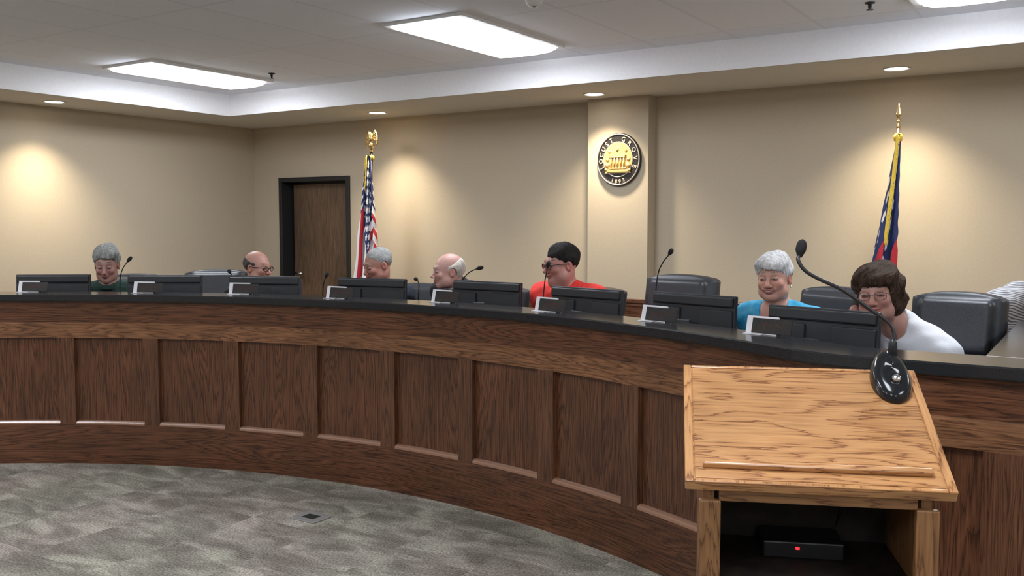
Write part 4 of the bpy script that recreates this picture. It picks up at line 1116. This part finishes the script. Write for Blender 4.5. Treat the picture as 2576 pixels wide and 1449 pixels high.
person('person with thick grey hair in a dark green jacket, looking down at the far left', (-6.36, 4.20, 1.338), -44, -50, lean=.30, pitch=14, sc=1.12, skin=(.42, .23, .19),
       hair=st(ell=[((0, .016, .050), (.090, .104, .094)), ((.01, -.03, .085), (.07, .06, .035))], amp=.003, line=([-.12, -.080, -.045, -.018, -.010, .03, .07, .12], [.066, .064, .040, -.02, -.035, -.03, -.075, -.09])), hairm=grey1,
       shirt=cloth_mat('green_fleece', (.010, .035, .026), (.022, .06, .046)), shirt_neck='jacket', collar=(mat('green_collar', (.012, .035, .027), .9), .05, .062), shoulders=.20, wide=.93, drop=.135)
person('bald person with dark-framed glasses and dark top, facing right, left of the door', (-5.37, 4.79, 1.318), 8, -50, lean=.19, pitch=6, skin=(.50, .26, .20),
       hair=st(ell=[((0, .024, .030), (.085, .100, .084))], top=([-.12, -.03, .02, .06, .12], [-.2, .035, .045, .06, .075]), line=([-.12, -.018, -.010, .03, .07, .12], [.03, -.015, -.035, -.03, -.075, -.09])), hairm=dk,
       shirt=cloth_mat('black_knit', (.012, .012, .014), (.025, .025, .03)), glasses=(M_gl_dark, .0022), jowl=.008)
person('person with short grey hair looking down to the left, in front of the national flag', (-4.40, 5.03, 1.352), -112, -85, lean=.19, pitch=18, skin=(.46, .22, .17),
       hair=st(ell=[((0, .022, .036), (.082, .100, .088))], line=([-.12, -.080, -.045, -.018, -.010, .03, .07, .12], [.092, .088, .062, -.01, -.035, -.03, -.075, -.09]), amp=.0014), hairm=sgrey,
       shirt=cloth_mat('dark_blue_cloth', (.014, .018, .03), (.024, .03, .045)), collar=(mat('blue_collar', (.02, .025, .04), .9), .04, .058), jowl=.006)
person('balding white-haired person in a black suit with white collar, facing left', (-3.82, 5.09, 1.320), -128, -100, lean=.19, pitch=4, skin=(.56, .32, .27),
       hair=st(ell=[((0, .026, .026), (.085, .100, .086))], top=([-.12, -.03, .02, .06, .12], [-.2, .030, .045, .07, .10])), hairm=whit,
       shirt=cloth_mat('black_suiting', (.010, .010, .012), (.018, .018, .021)), shirt_neck='jacket', collar=(mat('white_collar', (.78, .78, .80), .8), .046, .060), tie=mat('dark_red_tie', (.10, .012, .015), .6), jowl=.006, drop=.088, nback=.088)
person('person with black hair, glasses and a bright red shirt, facing left by the column', (-2.925, 5.09, 1.388), -122, -100, lean=.19, pitch=6, sc=1.06, skin=(.48, .22, .18),
       hair=st(ell=[((0, .022, .044), (.087, .104, .092))], line=([-.12, -.080, -.045, -.018, -.010, .03, .07, .12], [.060, .058, .036, -.02, -.040, -.04, -.08, -.10])), hairm=blackh, brow=(.02, .015, .012),
       shirt=cloth_mat('red_cotton', (.78, .035, .028), (.88, .06, .045)), collar=(mat('red_collar', (.80, .04, .03), .9), .040, .066), glasses=(M_gl_dark, .0024), jowl=.014, sleeve='short', shoulders=.225, blush=1.3, drop=.130, nback=.06, hipoff=(-.19, .12))
person('smiling person with short silver hair in a turquoise top, left of the lectern microphone', (-1.44, 4.68, 1.372), -90, -104, lean=.19, pitch=4, roll=-3, sc=1.0, skin=(.56, .30, .23),
       hair=st(ell=[((0, .020, .044), (.090, .106, .094)), ((-.015, -.045, .075), (.065, .052, .034))], amp=.0032, line=([-.12, -.080, -.045, -.018, -.005, .03, .07, .12], [.048, .050, .025, -.02, -.045, -.04, -.085, -.10]), part=-.06, earcut=.028), hairm=silv, brow=(.22, .16, .13), smile=1,
       shirt=cloth_mat('turquoise_print', (.02, .30, .55), (.10, .48, .72), 22), shirt_neck='blouse', vneck=.10, earring=True, sleeve='short', eyes_closed=False, jowl=.004, shoulders=.18)
person('person with brown hair and glasses in a white top, resting the face on one hand', (-.90, 4.47, 1.325), -88, -112, lean=.26, pitch=2, roll=-5, sc=1.08, skin=(.50, .27, .22),
       hair=st(ell=[((.006, .022, .040), (.104, .112, .100)), ((.01, .045, -.040), (.105, .080, .075)), ((0, -.05, .066), (.08, .050, .036))], amp=.0045, line=([-.13, -.088, -.060, -.040, -.028, .03, .07, .13], [.040, .040, .030, -.02, -.09, -.125, -.13, -.13]), part=.05, earcut=-1), hairm=brn, brow=(.10, .06, .045),
       shirt=cloth_mat('white_knit', (.74, .75, .80), (.80, .81, .86), 200), shirt_neck='blouse', vneck=.095, glasses=(M_gl_wire, .0013), cheek_hand=True, body_shift=(.125, .10), smile=0, shoulders=.18, drop=.108, nback=.055, tilt=.085, hipoff=(.017, -.03))
person('person in a grey and white striped top bent over behind the rightmost chair', (-.25, 5.64, 1.285), -25, -20, lean=.34, pitch=60, skin=(.5, .3, .23),
       hair=st(), hairm=sgrey, shirt=cloth_mat('striped_knit', (.5, .5, .5), (.6, .6, .6), stripes=(26, (.11, .11, .13), (.52, .52, .52))), shirt_neck='striped_top', drop=.0, nback=.17, shoulders=.19)
